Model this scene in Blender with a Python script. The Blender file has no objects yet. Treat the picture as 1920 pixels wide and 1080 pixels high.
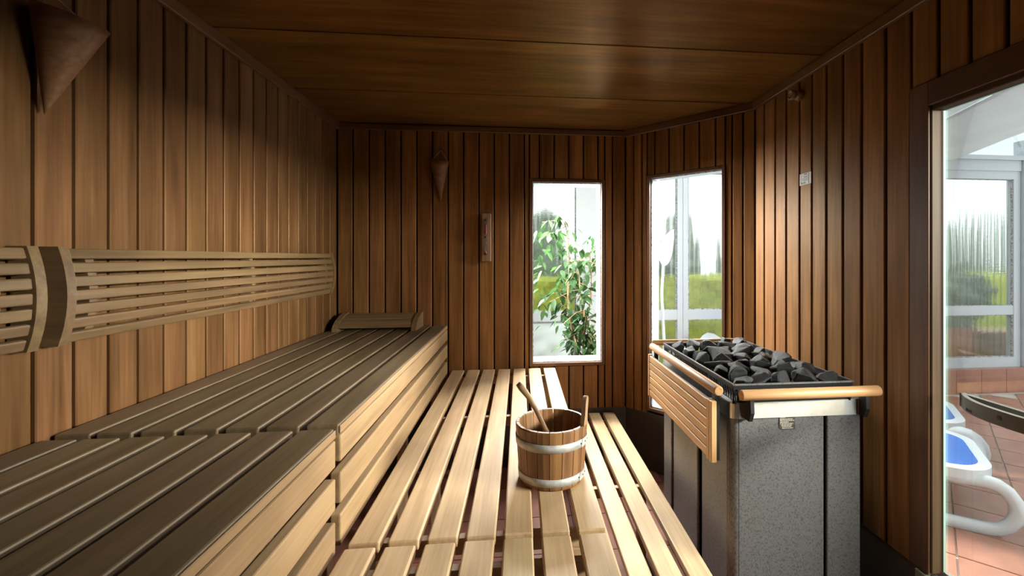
import bpy, bmesh, math, random
from mathutils import Vector, Matrix, noise
random.seed(7)
sc = bpy.context.scene
COL = sc.collection
PI = math.pi

# ------------------------------------------------------------------ camera
cam_d = bpy.data.cameras.new('camera')
cam = bpy.data.objects.new('camera', cam_d); COL.objects.link(cam)
cam.location = (0, 0, 1.40)
TH = math.radians(6.0759)
cam.rotation_euler = (PI/2, 0, -TH)
cam_d.sensor_width = 36.0
cam_d.lens = 842.7/1920*36
cam_d.shift_x = -104.7/1920
cam_d.shift_y = -57.0/1920
cam_d.clip_start = 0.02
sc.camera = cam

# ------------------------------------------------------------------ view, sky, lamps
sc.view_settings.view_transform = 'Standard'
sc.view_settings.look = 'None'
sc.view_settings.gamma = 1.0
sc.view_settings.exposure = 0.0
sc.view_settings.use_curve_mapping = False
try:
    sc.cycles.use_denoising = True
    sc.cycles.max_bounces = 10
    sc.cycles.transparent_max_bounces = 16
    sc.cycles.sample_clamp_indirect = 8.0
except Exception:
    pass
w = bpy.data.worlds.new('overcast_sky'); sc.world = w; w.use_nodes = True
bg = w.node_tree.nodes['Background']
bg.inputs[0].default_value = (0.93, 0.97, 1.0, 1)
bg.inputs[1].default_value = 1.8

def area(name, loc, target, sx, sy, power, color=(1, 1, 1), spread=PI):
    d = bpy.data.lights.new(name, 'AREA'); d.shape = 'RECTANGLE'
    d.size = sx; d.size_y = sy; d.energy = power; d.color = color; d.spread = spread
    o = bpy.data.objects.new(name, d); COL.objects.link(o)
    o.location = loc
    o.rotation_euler = (Vector(target)-Vector(loc)).to_track_quat('-Z', 'Y').to_euler()
    return o
# added area lamps outside the cabin windows, boosting the daylight that enters
area('passage_fill', (0.42, 4.02, 2.42), (0.40, 2.35, 0.90), 1.45, 0.7, 290, (1.0, 0.98, 0.95), math.radians(85))
area('passage_end_fill', (-0.85, 4.05, 2.05), (1.25, 2.1, 1.15), 0.9, 0.7, 430, (1.0, 0.98, 0.95), math.radians(75))
area('corner_side_fill', (2.95, 2.15, 2.22), (-0.5, 2.9, 0.95), 0.6, 0.35, 55, (1.0, 0.97, 0.92), math.radians(70))
area('corner_fill', (2.15, 3.55, 2.45), (0.30, 1.9, 0.75), 1.2, 0.7, 120, (1.0, 0.98, 0.95), math.radians(85))
# unseen fill lamps added beyond the cabin door to brighten walls and benches
area('side_fill', (3.7, -0.20, 1.97), (-1.2, 1.70, 1.05), 1.7, 0.4, 135, (1.0, 0.95, 0.87), math.radians(80))
area('door_fill', (2.45, -1.35, 2.05), (0.55, 3.0, 0.7), 1.3, 0.6, 26, (1.0, 0.95, 0.87), math.radians(65))

# ------------------------------------------------------------------ helpers
def link(o, parent=None):
    COL.objects.link(o)
    if parent is not None: o.parent = parent
    return o
LOC = {}
def thing(name, label, cat, loc=(0, 0, 0), group=None):
    o = bpy.data.objects.new(name, None); COL.objects.link(o)
    o.empty_display_size = 0.05
    o.location = loc; o['label'] = label; o['category'] = cat
    if group: o['group'] = group
    return o
def tag(o, label, cat, group=None):
    o['label'] = label; o['category'] = cat
    if group: o['group'] = group
    return o
def struct(o):
    o['kind'] = 'structure'; return o
def sroot(name, loc=(0, 0, 0)):
    o = bpy.data.objects.new(name, None); COL.objects.link(o); o.location = loc
    o.empty_display_size = 0.05
    return struct(o)
def world_loc(p):
    v = Vector((0, 0, 0))
    while p is not None:
        v += p.location; p = p.parent
    return v
def mk(name, verts, faces, mat, parent=None, smooth=False, local=False):
    """one mesh object; verts in world space (roots are only translated while building)"""
    me = bpy.data.meshes.new(name)
    off = world_loc(parent) if (parent is not None and not local) else Vector((0, 0, 0))
    me.from_pydata([Vector(v)-off for v in verts], [], faces)
    me.validate()
    if mat: me.materials.append(mat)
    if smooth:
        for p in me.polygons: p.use_smooth = True
    o = bpy.data.objects.new(name, me)
    return link(o, parent)
def mk_bm(name, bm, mat, parent=None, smooth=False):
    off = world_loc(parent) if parent is not None else Vector((0, 0, 0))
    bmesh.ops.translate(bm, verts=bm.verts, vec=-off)
    me = bpy.data.meshes.new(name); bm.to_mesh(me); bm.free()
    if mat: me.materials.append(mat)
    if smooth:
        for p in me.polygons: p.use_smooth = True
    return link(bpy.data.objects.new(name, me), parent)
BOX_F = [(0, 3, 2, 1), (4, 5, 6, 7), (0, 1, 5, 4), (1, 2, 6, 5), (2, 3, 7, 6), (3, 0, 4, 7)]
def boxv(x0, y0, z0, x1, y1, z1):
    return [(x0, y0, z0), (x1, y0, z0), (x1, y1, z0), (x0, y1, z0),
            (x0, y0, z1), (x1, y0, z1), (x1, y1, z1), (x0, y1, z1)]
class MB:
    def __init__(s): s.v = []; s.f = []
    def add(s, v, f):
        n = len(s.v); s.v += [tuple(p) for p in v]; s.f += [tuple(i+n for i in q) for q in f]; return s
    def box(s, *a): return s.add(boxv(*a), BOX_F)
    def obox(s, c, L, W, T, a, n):
        a = Vector(a).normalized(); n = Vector(n).normalized(); b = n.cross(a); c = Vector(c)
        vs = []
        for t in (-.5, .5):
            for (i, j) in ((-.5, -.5), (.5, -.5), (.5, .5), (-.5, .5)):
                vs.append(c+a*L*i+b*W*j+n*T*t)
        return s.add(vs, BOX_F)
    def tube(s, pts, r, seg=8, cap=True, ry=None):
        v, f = tube_geo(pts, r, seg, cap, ry); return s.add(v, f)
    def build(s, name, mat, parent=None, smooth=False): return mk(name, s.v, s.f, mat, parent, smooth)
def tube_geo(pts, r, seg=8, cap=True, ry=None, up0=None):
    pts = [Vector(p) for p in pts]; n = len(pts)
    rs = r if isinstance(r, (list, tuple)) else [r]*n
    vs, fs = [], []
    up = None
    for i in range(n):
        if i == 0: t = pts[1]-pts[0]
        elif i == n-1: t = pts[-1]-pts[-2]
        else: t = (pts[i+1]-pts[i]).normalized()+(pts[i]-pts[i-1]).normalized()
        t.normalize()
        if up is None:
            up = Vector(up0) if up0 else (Vector((0, 0, 1)) if abs(t.z) < .9 else Vector((0, 1, 0)))
        up = (up-t*up.dot(t)).normalized()
        b = t.cross(up)
        for k in range(seg):
            a = 2*PI*k/seg
            k1 = rs[i]; k2 = rs[i] if ry is None else ry
            vs.append(pts[i]+b*math.cos(a)*k1+up*math.sin(a)*k2)
    for i in range(n-1):
        for k in range(seg):
            k2 = (k+1) % seg
            fs.append((i*seg+k, i*seg+k2, (i+1)*seg+k2, (i+1)*seg+k))
    if cap:
        fs.append(tuple(range(seg-1, -1, -1))); fs.append(tuple((n-1)*seg+k for k in range(seg)))
    return vs, fs
def lathe_geo(prof, seg=32, center=(0, 0, 0), a0=0.0, a1=2*PI):
    cx, cy, cz = center
    full = abs(a1-a0-2*PI) < 1e-6
    m = seg if full else seg+1
    vs = []
    for (r, z) in prof:
        for k in range(m):
            a = a0+(a1-a0)*k/seg
            vs.append((cx+r*math.cos(a), cy+r*math.sin(a), cz+z))
    fs = []
    for i in range(len(prof)-1):
        for k in range(seg):
            k2 = (k+1) % m
            fs.append((i*m+k, i*m+k2, (i+1)*m+k2, (i+1)*m+k))
    return vs, fs
def prism_geo(poly, axis_pt):
    """extrude a list of 3D points (planar polygon) by vector"""
    e = Vector(axis_pt); n = len(poly)
    vs = [Vector(p) for p in poly]+[Vector(p)+e for p in poly]
    fs = [tuple(range(n-1, -1, -1)), tuple(range(n, 2*n))]
    for i in range(n):
        j = (i+1) % n
        fs.append((i, j, n+j, n+i))
    return vs, fs
_cache = {}
def board_mesh(L, W, T, bev, mat):
    key = (round(L, 4), round(W, 4), round(T, 4), bev, mat.name)
    if key in _cache: return _cache[key]
    bm = bmesh.new()
    bmesh.ops.create_cube(bm, size=1.0)
    bmesh.ops.scale(bm, vec=(L, W, T), verts=bm.verts)
    if bev > 0:
        bmesh.ops.bevel(bm, geom=list(bm.edges), offset=bev, segments=2 if bev > .0035 else 1, profile=.5, affect='EDGES')
    me = bpy.data.meshes.new('board'); bm.to_mesh(me); bm.free()
    me.materials.append(mat)
    _cache[key] = me
    return me
def board(name, parent, mat, c, L, W, T, a, n, bev=.003):
    """a board with its grain along a, its face normal n; c = centre (world)"""
    a = Vector(a).normalized(); n = Vector(n).normalized(); b = n.cross(a)
    o = bpy.data.objects.new(name, board_mesh(L, W, T, bev, mat))
    link(o, parent)
    M = Matrix((a, b, n)).transposed().to_4x4()
    M.translation = Vector(c)-(world_loc(parent) if parent is not None else Vector((0, 0, 0)))
    o.matrix_local = M
    return o

# ------------------------------------------------------------------ materials
def new_mat(name):
    m = bpy.data.materials.new(name); m.use_nodes = True
    return m, m.node_tree.nodes, m.node_tree.links, m.node_tree.nodes['Principled BSDF']
def ramp(N, stops):
    r = N.new('ShaderNodeValToRGB')
    e = r.color_ramp.elements
    while len(e) < len(stops): e.new(.5)
    for i, (p, c) in enumerate(stops):
        e[i].position = p; e[i].color = (c[0], c[1], c[2], 1)
    return r
def wood(name, dark, mid, light, rough=.4, spec=.5, var=.35, gs=14.0, fine=90.0, bump=.15, hue=.006, stain=0.0, tint=(1, 1, 1), metal=0.0):
    m, N, Lk, P = new_mat(name)
    tc = N.new('ShaderNodeTexCoord'); oi = N.new('ShaderNodeObjectInfo')
    mul = N.new('ShaderNodeVectorMath'); mul.operation = 'SCALE'; mul.inputs[0].default_value = (31.7, 17.3, 9.1)
    Lk.new(oi.outputs['Random'], mul.inputs['Scale'])
    add = N.new('ShaderNodeVectorMath'); add.operation = 'ADD'
    Lk.new(tc.outputs['Object'], add.inputs[0]); Lk.new(mul.outputs[0], add.inputs[1])
    def stretched(sx, s):
        mp = N.new('ShaderNodeMapping'); mp.inputs['Scale'].default_value = (sx, s, s)
        Lk.new(add.outputs[0], mp.inputs[0]); return mp
    m1 = stretched(.9, gs); n1 = N.new('ShaderNodeTexNoise'); n1.inputs['Scale'].default_value = 1.0
    n1.inputs['Detail'].default_value = 5; n1.inputs['Distortion'].default_value = .6
    Lk.new(m1.outputs[0], n1.inputs['Vector'])
    m2 = stretched(4.0, fine); n2 = N.new('ShaderNodeTexNoise'); n2.inputs['Scale'].default_value = 1.0
    n2.inputs['Detail'].default_value = 4
    Lk.new(m2.outputs[0], n2.inputs['Vector'])
    mx = N.new('ShaderNodeMix'); mx.data_type = 'FLOAT'; mx.inputs[0].default_value = .38
    Lk.new(n1.outputs['Fac'], mx.inputs[2]); Lk.new(n2.outputs['Fac'], mx.inputs[3])
    r = ramp(N, [(.32, dark), (.5, mid), (.68, light)])
    Lk.new(mx.outputs[0], r.inputs[0])
    hs = N.new('ShaderNodeHueSaturation')
    mr = N.new('ShaderNodeMapRange'); mr.inputs[3].default_value = 1-var; mr.inputs[4].default_value = 1+var*.8
    Lk.new(oi.outputs['Random'], mr.inputs[0]); Lk.new(mr.outputs[0], hs.inputs['Value'])
    fr = N.new('ShaderNodeMath'); fr.operation = 'MULTIPLY'; fr.inputs[1].default_value = 7.31
    fc = N.new('ShaderNodeMath'); fc.operation = 'FRACT'
    Lk.new(oi.outputs['Random'], fr.inputs[0]); Lk.new(fr.outputs[0], fc.inputs[0])
    mh = N.new('ShaderNodeMapRange'); mh.inputs[3].default_value = .5-hue; mh.inputs[4].default_value = .5+hue
    Lk.new(fc.outputs[0], mh.inputs[0]); Lk.new(mh.outputs[0], hs.inputs['Hue'])
    Lk.new(r.outputs[0], hs.inputs['Color'])
    out = hs.outputs[0]
    # broad blotches of wear
    n3 = N.new('ShaderNodeTexNoise'); n3.inputs['Scale'].default_value = 3.5; n3.inputs['Detail'].default_value = 4
    Lk.new(add.outputs[0], n3.inputs['Vector'])
    rb = N.new('ShaderNodeMapRange'); rb.inputs[1].default_value = .3; rb.inputs[2].default_value = .7
    rb.inputs[3].default_value = .86-stain; rb.inputs[4].default_value = 1.10
    Lk.new(n3.outputs['Fac'], rb.inputs[0])
    mm = N.new('ShaderNodeMix'); mm.data_type = 'RGBA'; mm.blend_type = 'MULTIPLY'; mm.inputs[0].default_value = 1
    Lk.new(out, mm.inputs[6]); Lk.new(rb.outputs[0], mm.inputs[7])
    Lk.new(mm.outputs[2], P.inputs['Base Color'])
    rr = N.new('ShaderNodeMapRange'); rr.inputs[3].default_value = rough-.06; rr.inputs[4].default_value = rough+.1
    Lk.new(n1.outputs['Fac'], rr.inputs[0]); Lk.new(rr.outputs[0], P.inputs['Roughness'])
    P.inputs['Specular IOR Level'].default_value = spec
    P.inputs['Specular Tint'].default_value = (*tint, 1)
    P.inputs['Metallic'].default_value = metal
    b = N.new('ShaderNodeBump'); b.inputs['Strength'].default_value = bump; b.inputs['Distance'].default_value = .0015
    Lk.new(n2.outputs['Fac'], b.inputs['Height']); Lk.new(b.outputs[0], P.inputs['Normal'])
    return m
def plain(name, col, rough=.5, metal=0.0, spec=.5, nscale=0, namp=.15, bump=0.0, stretch=(1, 1, 1)):
    m, N, Lk, P = new_mat(name)
    P.inputs['Base Color'].default_value = (*col, 1)
    P.inputs['Roughness'].default_value = rough; P.inputs['Metallic'].default_value = metal
    P.inputs['Specular IOR Level'].default_value = spec
    if nscale:
        tc = N.new('ShaderNodeTexCoord'); mp = N.new('ShaderNodeMapping'); mp.inputs['Scale'].default_value = stretch
        Lk.new(tc.outputs['Object'], mp.inputs[0])
        n = N.new('ShaderNodeTexNoise'); n.inputs['Scale'].default_value = nscale; n.inputs['Detail'].default_value = 6
        Lk.new(mp.outputs[0], n.inputs['Vector'])
        r = ramp(N, [(.3, [c*(1-namp) for c in col]), (.7, [min(1, c*(1+namp)) for c in col])])
        Lk.new(n.outputs['Fac'], r.inputs[0]); Lk.new(r.outputs[0], P.inputs['Base Color'])
        if bump:
            b = N.new('ShaderNodeBump'); b.inputs['Strength'].default_value = bump; b.inputs['Distance'].default_value = .004
            Lk.new(n.outputs['Fac'], b.inputs['Height']); Lk.new(b.outputs[0], P.inputs['Normal'])
    return m
def clear_glass(name, tint=(.97, .99, .98), refl=.5):
    m, N, Lk, P = new_mat(name); N.remove(P)
    out = N['Material Output']
    tr = N.new('ShaderNodeBsdfTransparent'); tr.inputs[0].default_value = (*tint, 1)
    gl = N.new('ShaderNodeBsdfGlossy'); gl.inputs['Roughness'].default_value = .02
    fr = N.new('ShaderNodeFresnel'); fr.inputs[0].default_value = 1.45
    sc_ = N.new('ShaderNodeMath'); sc_.operation = 'MULTIPLY'; sc_.inputs[1].default_value = refl
    Lk.new(fr.outputs[0], sc_.inputs[0])
    mx = N.new('ShaderNodeMixShader')
    Lk.new(sc_.outputs[0], mx.inputs[0]); Lk.new(tr.outputs[0], mx.inputs[1]); Lk.new(gl.outputs[0], mx.inputs[2])
    Lk.new(mx.outputs[0], out.inputs[0])
    return m
def ribbed_glass(name):
    m, N, Lk, P = new_mat(name); N.remove(P)
    out = N['Material Output']
    tc = N.new('ShaderNodeTexCoord')
    wv = N.new('ShaderNodeTexWave'); wv.wave_type = 'BANDS'; wv.bands_direction = 'X'
    wv.inputs['Scale'].default_value = 4.0; wv.inputs['Distortion'].default_value = .4; wv.inputs['Detail'].default_value = 1
    Lk.new(tc.outputs['Object'], wv.inputs['Vector'])
    nz = N.new('ShaderNodeTexNoise'); nz.inputs['Scale'].default_value = 1.0
    mp = N.new('ShaderNodeMapping'); mp.inputs['Scale'].default_value = (7, 7, 60)
    Lk.new(tc.outputs['Object'], mp.inputs[0]); Lk.new(mp.outputs[0], nz.inputs['Vector'])
    ad = N.new('ShaderNodeMath'); ad.operation = 'ADD'
    ml = N.new('ShaderNodeMath'); ml.operation = 'MULTIPLY'; ml.inputs[1].default_value = .6
    Lk.new(nz.outputs['Fac'], ml.inputs[0]); Lk.new(wv.outputs['Fac'], ad.inputs[0]); Lk.new(ml.outputs[0], ad.inputs[1])
    bp = N.new('ShaderNodeBump'); bp.inputs['Strength'].default_value = .5; bp.inputs['Distance'].default_value = .02
    Lk.new(ad.outputs[0], bp.inputs['Height'])
    rf = N.new('ShaderNodeBsdfRefraction'); rf.inputs['Roughness'].default_value = .16; rf.inputs['IOR'].default_value = 1.12
    Lk.new(bp.outputs[0], rf.inputs['Normal'])
    tr = N.new('ShaderNodeBsdfTransparent'); tr.inputs[0].default_value = (.95, .98, .97, 1)
    mx = N.new('ShaderNodeMixShader'); mx.inputs[0].default_value = .22
    Lk.new(rf.outputs[0], mx.inputs[1]); Lk.new(tr.outputs[0], mx.inputs[2])
    gl = N.new('ShaderNodeBsdfGlossy'); gl.inputs['Roughness'].default_value = .1
    m2 = N.new('ShaderNodeMixShader'); m2.inputs[0].default_value = .04
    Lk.new(mx.outputs[0], m2.inputs[1]); Lk.new(gl.outputs[0], m2.inputs[2])
    Lk.new(m2.outputs[0], out.inputs[0])
    return m
def leaf_mat(name, dark, light, transl=.25):
    m, N, Lk, P = new_mat(name)
    out = N['Material Output']
    oi = N.new('ShaderNodeObjectInfo'); tc = N.new('ShaderNodeTexCoord')
    n = N.new('ShaderNodeTexNoise'); n.inputs['Scale'].default_value = 25
    Lk.new(tc.outputs['Object'], n.inputs['Vector'])
    ad = N.new('ShaderNodeMath'); ad.operation = 'MULTIPLY_ADD'; ad.inputs[1].default_value = .4
    Lk.new(n.outputs['Fac'], ad.inputs[0]); 
    sb = N.new('ShaderNodeMath'); sb.operation = 'MULTIPLY_ADD'; sb.inputs[1].default_value = .8; sb.inputs[2].default_value = -.1
    Lk.new(oi.outputs['Random'], sb.inputs[0]); Lk.new(sb.outputs[0], ad.inputs[2])
    r = ramp(N, [(.1, dark), (.95, light)])
    Lk.new(ad.outputs[0], r.inputs[0]); Lk.new(r.outputs[0], P.inputs['Base Color'])
    P.inputs['Roughness'].default_value = .6; P.inputs['Specular IOR Level'].default_value = .2
    t = N.new('ShaderNodeBsdfTranslucent'); Lk.new(r.outputs[0], t.inputs[0])
    mx = N.new('ShaderNodeMixShader'); mx.inputs[0].default_value = transl
    Lk.new(P.outputs[0], mx.inputs[1]); Lk.new(t.outputs[0], mx.inputs[2]); Lk.new(mx.outputs[0], out.inputs[0])
    return m

M = {}
WT = (1.0, .72, .45)
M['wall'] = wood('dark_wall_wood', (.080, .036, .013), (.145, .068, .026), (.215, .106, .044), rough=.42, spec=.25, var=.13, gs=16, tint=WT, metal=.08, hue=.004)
M['wall_r'] = wood('lit_wall_wood', (.12, .050, .0155), (.215, .095, .032), (.32, .148, .054), rough=.42, spec=.2, var=.16, gs=16, tint=WT, metal=.08, hue=.004)  # same lumber, colour raised to stand in for window glow and bounce light
M['trim'] = wood('trim_wood', (.07, .029, .011), (.115, .050, .020), (.16, .074, .031), rough=.42, var=.15)
M['ceil'] = wood('ceiling_wood', (.095, .037, .009), (.17, .070, .018), (.25, .112, .032), rough=.36, spec=.08, var=.10, gs=9, fine=60, tint=WT, metal=.35)
M['backing'] = plain('dark_backing_wood', (.010, .006, .004), .9, spec=.1)
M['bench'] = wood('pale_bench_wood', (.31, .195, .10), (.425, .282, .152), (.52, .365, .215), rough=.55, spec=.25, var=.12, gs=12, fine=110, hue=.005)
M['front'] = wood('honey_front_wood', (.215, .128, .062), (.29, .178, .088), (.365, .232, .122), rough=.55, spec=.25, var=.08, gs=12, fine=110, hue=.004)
M['bench_up'] = wood('worn_shaded_bench_wood', (.096, .060, .030), (.142, .092, .048), (.19, .128, .07), rough=.5, var=.14, gs=14, fine=110, hue=.006)  # worn wood, darkened further to stand in for grazing light on the tops
M['rest'] = wood('backrest_wood', (.125, .072, .031), (.19, .112, .05), (.26, .16, .075), rough=.45, var=.10, gs=18)
M['jamb'] = wood('jamb_wood', (.04, .022, .010), (.065, .038, .018), (.09, .055, .027), rough=.6, spec=.1, var=.1)
M['beam'] = wood('bench_beam_wood', (.28, .17, .09), (.38, .24, .13), (.47, .31, .18), rough=.6, var=.1)
M['rail'] = wood('orange_rail_wood', (.42, .215, .085), (.56, .305, .13), (.66, .39, .185), rough=.45, var=.10, gs=18, hue=.004)
M['bucket'] = wood('bucket_wood', (.10, .042, .013), (.21, .093, .029), (.33, .16, .058), rough=.5, var=.2, gs=30, fine=60)
M['ladle'] = wood('ladle_wood', (.16, .09, .045), (.26, .155, .085), (.36, .23, .13), rough=.45, var=.1, gs=25)
M['cone'] = wood('cone_wood', (.14, .066, .029), (.20, .098, .045), (.26, .13, .062), rough=.5, spec=.3, var=.1, gs=60, bump=.3)
M['cord'] = plain('pale_cord', (.35, .36, .30), .8)
M['steel'] = plain('brushed_steel', (.62, .60, .56), .36, 1.0, nscale=18, namp=.12, stretch=(1, 1, 1))
M['satin'] = plain('pale_satin_steel', (.62, .57, .50), .5, .3, nscale=30, namp=.08)
M['hoop'] = plain('dull_steel_hoop', (.40, .39, .37), .5, .35, nscale=40, namp=.2)
M['rivet'] = plain('dark_rivet', (.08, .08, .08), .5, .6)
M['black'] = plain('black_enamel', (.018, .017, .017), .45, .3)
M['plinth'] = plain('dark_plinth', (.055, .045, .033), .45, 0, nscale=6, namp=.2)
M['white'] = plain('white_plastic', (.50, .53, .56), .35)
M['whitewall'] = plain('white_render', (.78, .79, .80), .7, nscale=8, namp=.04)
M['gasket'] = plain('grey_seal', (.35, .35, .34), .7, nscale=60, namp=.8)
M['tile'] = plain('terracotta_tile', (.36, .165, .115), .32, nscale=9, namp=.16)
M['tile_in'] = plain('dark_red_tile', (.30, .12, .085), .45, nscale=9, namp=.2)
M['grout'] = plain('pale_grout', (.55, .50, .45), .9)
M['grout_d'] = plain('brown_grout', (.16, .10, .08), .9)
M['blue'] = plain('blue_sling_fabric', (.025, .10, .36), .7, nscale=260, namp=.15)
M['handle'] = plain('grey_handle_plastic', (.105, .095, .08), .5)
M['ink'] = plain('dark_ink', (.03, .03, .03), .7)
M['paper'] = plain('white_sticker', (.72, .73, .70), .6)
M['plate'] = plain('brown_plate', (.055, .042, .032), .5)
M['plate_ink'] = plain('pale_print', (.62, .56, .48), .6)
M['fabric'] = plain('awning_fabric', (.80, .79, .78), .9, nscale=5, namp=.05)
_t = M['fabric'].node_tree; _n = _t.nodes.new('ShaderNodeBsdfTranslucent'); _n.inputs[0].default_value = (.85, .85, .84, 1)
_x = _t.nodes.new('ShaderNodeMixShader'); _x.inputs[0].default_value = .6
_t.links.new(_t.nodes['Principled BSDF'].outputs[0], _x.inputs[1]); _t.links.new(_n.outputs[0], _x.inputs[2])
_t.links.new(_x.outputs[0], _t.nodes['Material Output'].inputs[0])
M['pot'] = plain('terracotta_pot', (.42, .20, .12), .8, nscale=12, namp=.2)
M['soil'] = plain('potting_soil', (.05, .035, .025), .95, nscale=60, namp=.4)
M['stem'] = plain('ficus_bark', (.38, .22, .13), .7, nscale=30, namp=.25)
M['leaf'] = leaf_mat('ficus_leaf', (.016, .055, .016), (.075, .15, .045))
M['hedge'] = plain('hedge_green', (.36, .40, .055), .9, nscale=22, namp=.5)
M['conifer'] = plain('conifer_green', (.21, .25, .19), .95, nscale=10, namp=.4)
M['lawn'] = plain('lawn', (.12, .17, .06), .95, nscale=6, namp=.3)
M['sand'] = plain('pink_sand', (.45, .13, .12), .9)
M['sillg'] = plain('grey_green_sill', (.20, .20, .13), .6)
M['glass'] = clear_glass('clear_pane')
M['tubeglass'] = clear_glass('timer_glass', (.9, .9, .9), .9)
M['doorglass'] = clear_glass('door_pane', (.95, .985, .97), .35)
M['edge'] = plain('glass_edge_green', (.20, .30, .26), .7, spec=.0)
M['rib'] = ribbed_glass('ribbed_pane')
M['roofglass'] = clear_glass('roof_pane', (.95, .975, .985), .4)
def heater_paint():
    m, N, Lk, P = new_mat('grey_speckled_enamel')
    tc = N.new('ShaderNodeTexCoord'); mp = N.new('ShaderNodeMapping'); mp.inputs['Scale'].default_value = (1, 1, .55)
    Lk.new(tc.outputs['Object'], mp.inputs[0])
    n = N.new('ShaderNodeTexNoise'); n.inputs['Scale'].default_value = 190; n.inputs['Detail'].default_value = 2
    Lk.new(mp.outputs[0], n.inputs['Vector'])
    r = ramp(N, [(.34, (.085, .081, .081)), (.45, (.145, .137, .136)), (.75, (.178, .167, .166))])
    Lk.new(n.outputs['Fac'], r.inputs[0]); Lk.new(r.outputs[0], P.inputs['Base Color'])
    P.inputs['Metallic'].default_value = .35; P.inputs['Roughness'].default_value = .42
    return m
M['heater'] = heater_paint()
def stone_mat():
    m, N, Lk, P = new_mat('dark_olivine_stone')
    tc = N.new('ShaderNodeTexCoord'); oi = N.new('ShaderNodeObjectInfo')
    ad = N.new('ShaderNodeVectorMath'); ad.operation = 'ADD'
    Lk.new(tc.outputs['Object'], ad.inputs[0]); Lk.new(oi.outputs['Random'], ad.inputs[1])
    n = N.new('ShaderNodeTexNoise'); n.inputs['Scale'].default_value = 26; n.inputs['Detail'].default_value = 9
    n.inputs['Roughness'].default_value = .65
    Lk.new(ad.outputs[0], n.inputs['Vector'])
    r = ramp(N, [(.3, (.005, .005, .0053)), (.55, (.017, .0173, .018)), (.78, (.075, .076, .079))])
    Lk.new(n.outputs['Fac'], r.inputs[0]); Lk.new(r.outputs[0], P.inputs['Base Color'])
    P.inputs['Roughness'].default_value = .48
    b = N.new('ShaderNodeBump'); b.inputs['Strength'].default_value = .7; b.inputs['Distance'].default_value = .006
    Lk.new(n.outputs['Fac'], b.inputs['Height']); Lk.new(b.outputs[0], P.inputs['Normal'])
    return m
M['stone'] = stone_mat()

# ------------------------------------------------------------------ room dimensions
XL, XR, YB, YF = -1.167, 1.305, 3.0245, -0.95
ZC, ZP = 2.268, 0.375               # ceiling, lower end of the planking
PC, PD = Vector((.72, 3.0245)), Vector((1.305, 2.384))      # the angled corner wall
DA = (PD-PC).normalized(); DN = Vector((-DA.y, DA.x))*-1     # along it, and into the room
DLEN = (PD-PC).length
if DN.y > 0: DN = -DN
W1 = (.085, .554, .690, 1.909)      # window in the back wall: x0 x1 z0 z1
W2 = (.190, .677, .412, 1.920)      # window in the angled wall: s0 s1 z0 z1
DOOR = (.45, 1.300, .39, 1.885)     # y0 y1 z0 z1
TW = .19                            # wall thickness towards the conservatory
PT = .014                           # plank thickness
ZT = ZC-.053                        # planks end under the ceiling trim

def planks(parent, mat, O, a, n, bounds, gap, hole=None, z0=ZP, z1=ZT+.02):
    """vertical planks on a wall: origin O(xy), direction a(xy), inward normal n(xy); hole = s0 s1 z0 z1"""
    a3 = Vector((a[0], a[1], 0)); n3 = Vector((n[0], n[1], 0)); O3 = Vector((O[0], O[1], 0))
    def put(s0, s1, za, zb):
        if s1-s0 < .008 or zb-za < .02: return
        g = gap if s1-s0 > .03 else .004
        c = O3+a3*((s0+s1)/2)+Vector((0, 0, (za+zb)/2))-n3*(PT/2+random.uniform(0, .0012))
        board('plank', parent, mat, c, zb-za, s1-s0-g, PT, (0, 0, 1), n3, .0028)
    for s0, s1 in zip(bounds[:-1], bounds[1:]):
        if hole and s1 > hole[0] and s0 < hole[1]:
            if s0 < hole[0]: put(s0, hole[0], z0, z1)
            if s1 > hole[1]: put(hole[1], s1, z0, z1)
            p0, p1 = max(s0, hole[0]), min(s1, hole[1])
            put(p0, p1, z0, hole[2]); put(p0, p1, hole[3], z1)
        else:
            put(s0, s1, z0, z1)

# ------------------------------------------------------------------ floor
g = MB().box(-2.2, -1.4, -.12, 7.0, 4.9, -.012)
floor = struct(g.build('floor', M['grout'], None))
def tile_mesh(sx, sy, mat):
    bm = bmesh.new(); bmesh.ops.create_cube(bm, size=1)
    bmesh.ops.scale(bm, vec=(sx, sy, .014), verts=bm.verts)
    bmesh.ops.translate(bm, verts=bm.verts, vec=(0, 0, -.007))
    me = bpy.data.meshes.new('tile'); bm.to_mesh(me); bm.free(); me.materials.append(mat); return me
# inside the cabin: axis aligned tiles
tm = tile_mesh(.298, .298, M['tile_in'])
mk('tile_bed', *(lambda b: (b.v, b.f))(MB().box(XL-.02, YF-.02, -.02, XR+.03, YB, -.006)), M['grout_d'], floor)
for i in range(-3, 5):
    for j in range(2, 11):
        x = .128+i*.304; y = .907+.152+(j-3)*.304
        if x > 1.29 or x < -.9: continue
        if (Vector((x, y))-PC).dot(DN) < -.05: continue
        if y > 3.1: continue
        o = bpy.data.objects.new('tile', tm); link(o, floor); o.location = (x, y, 0)
# conservatory: tiles laid on the diagonal
tm2 = tile_mesh(.281, .281, M['tile'])
S = .290
for i in range(-12, 26):
    for j in range(-12, 26):
        # x-y = .545+.41k lines, x+y = 4.36+.41k lines
        u_ = .545+.41*(i+.5); v_ = 4.36+.41*(j+.5)
        x = (u_+v_)/2; y = (v_-u_)/2
        if not (1.62 < x < 5.6 and .9 < y < 4.02): continue
        o = bpy.data.objects.new('tile', tm2); link(o, floor); o.location = (x, y, random.uniform(-.0012, .0))
        o.rotation_euler = (0, 0, PI/4)

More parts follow.
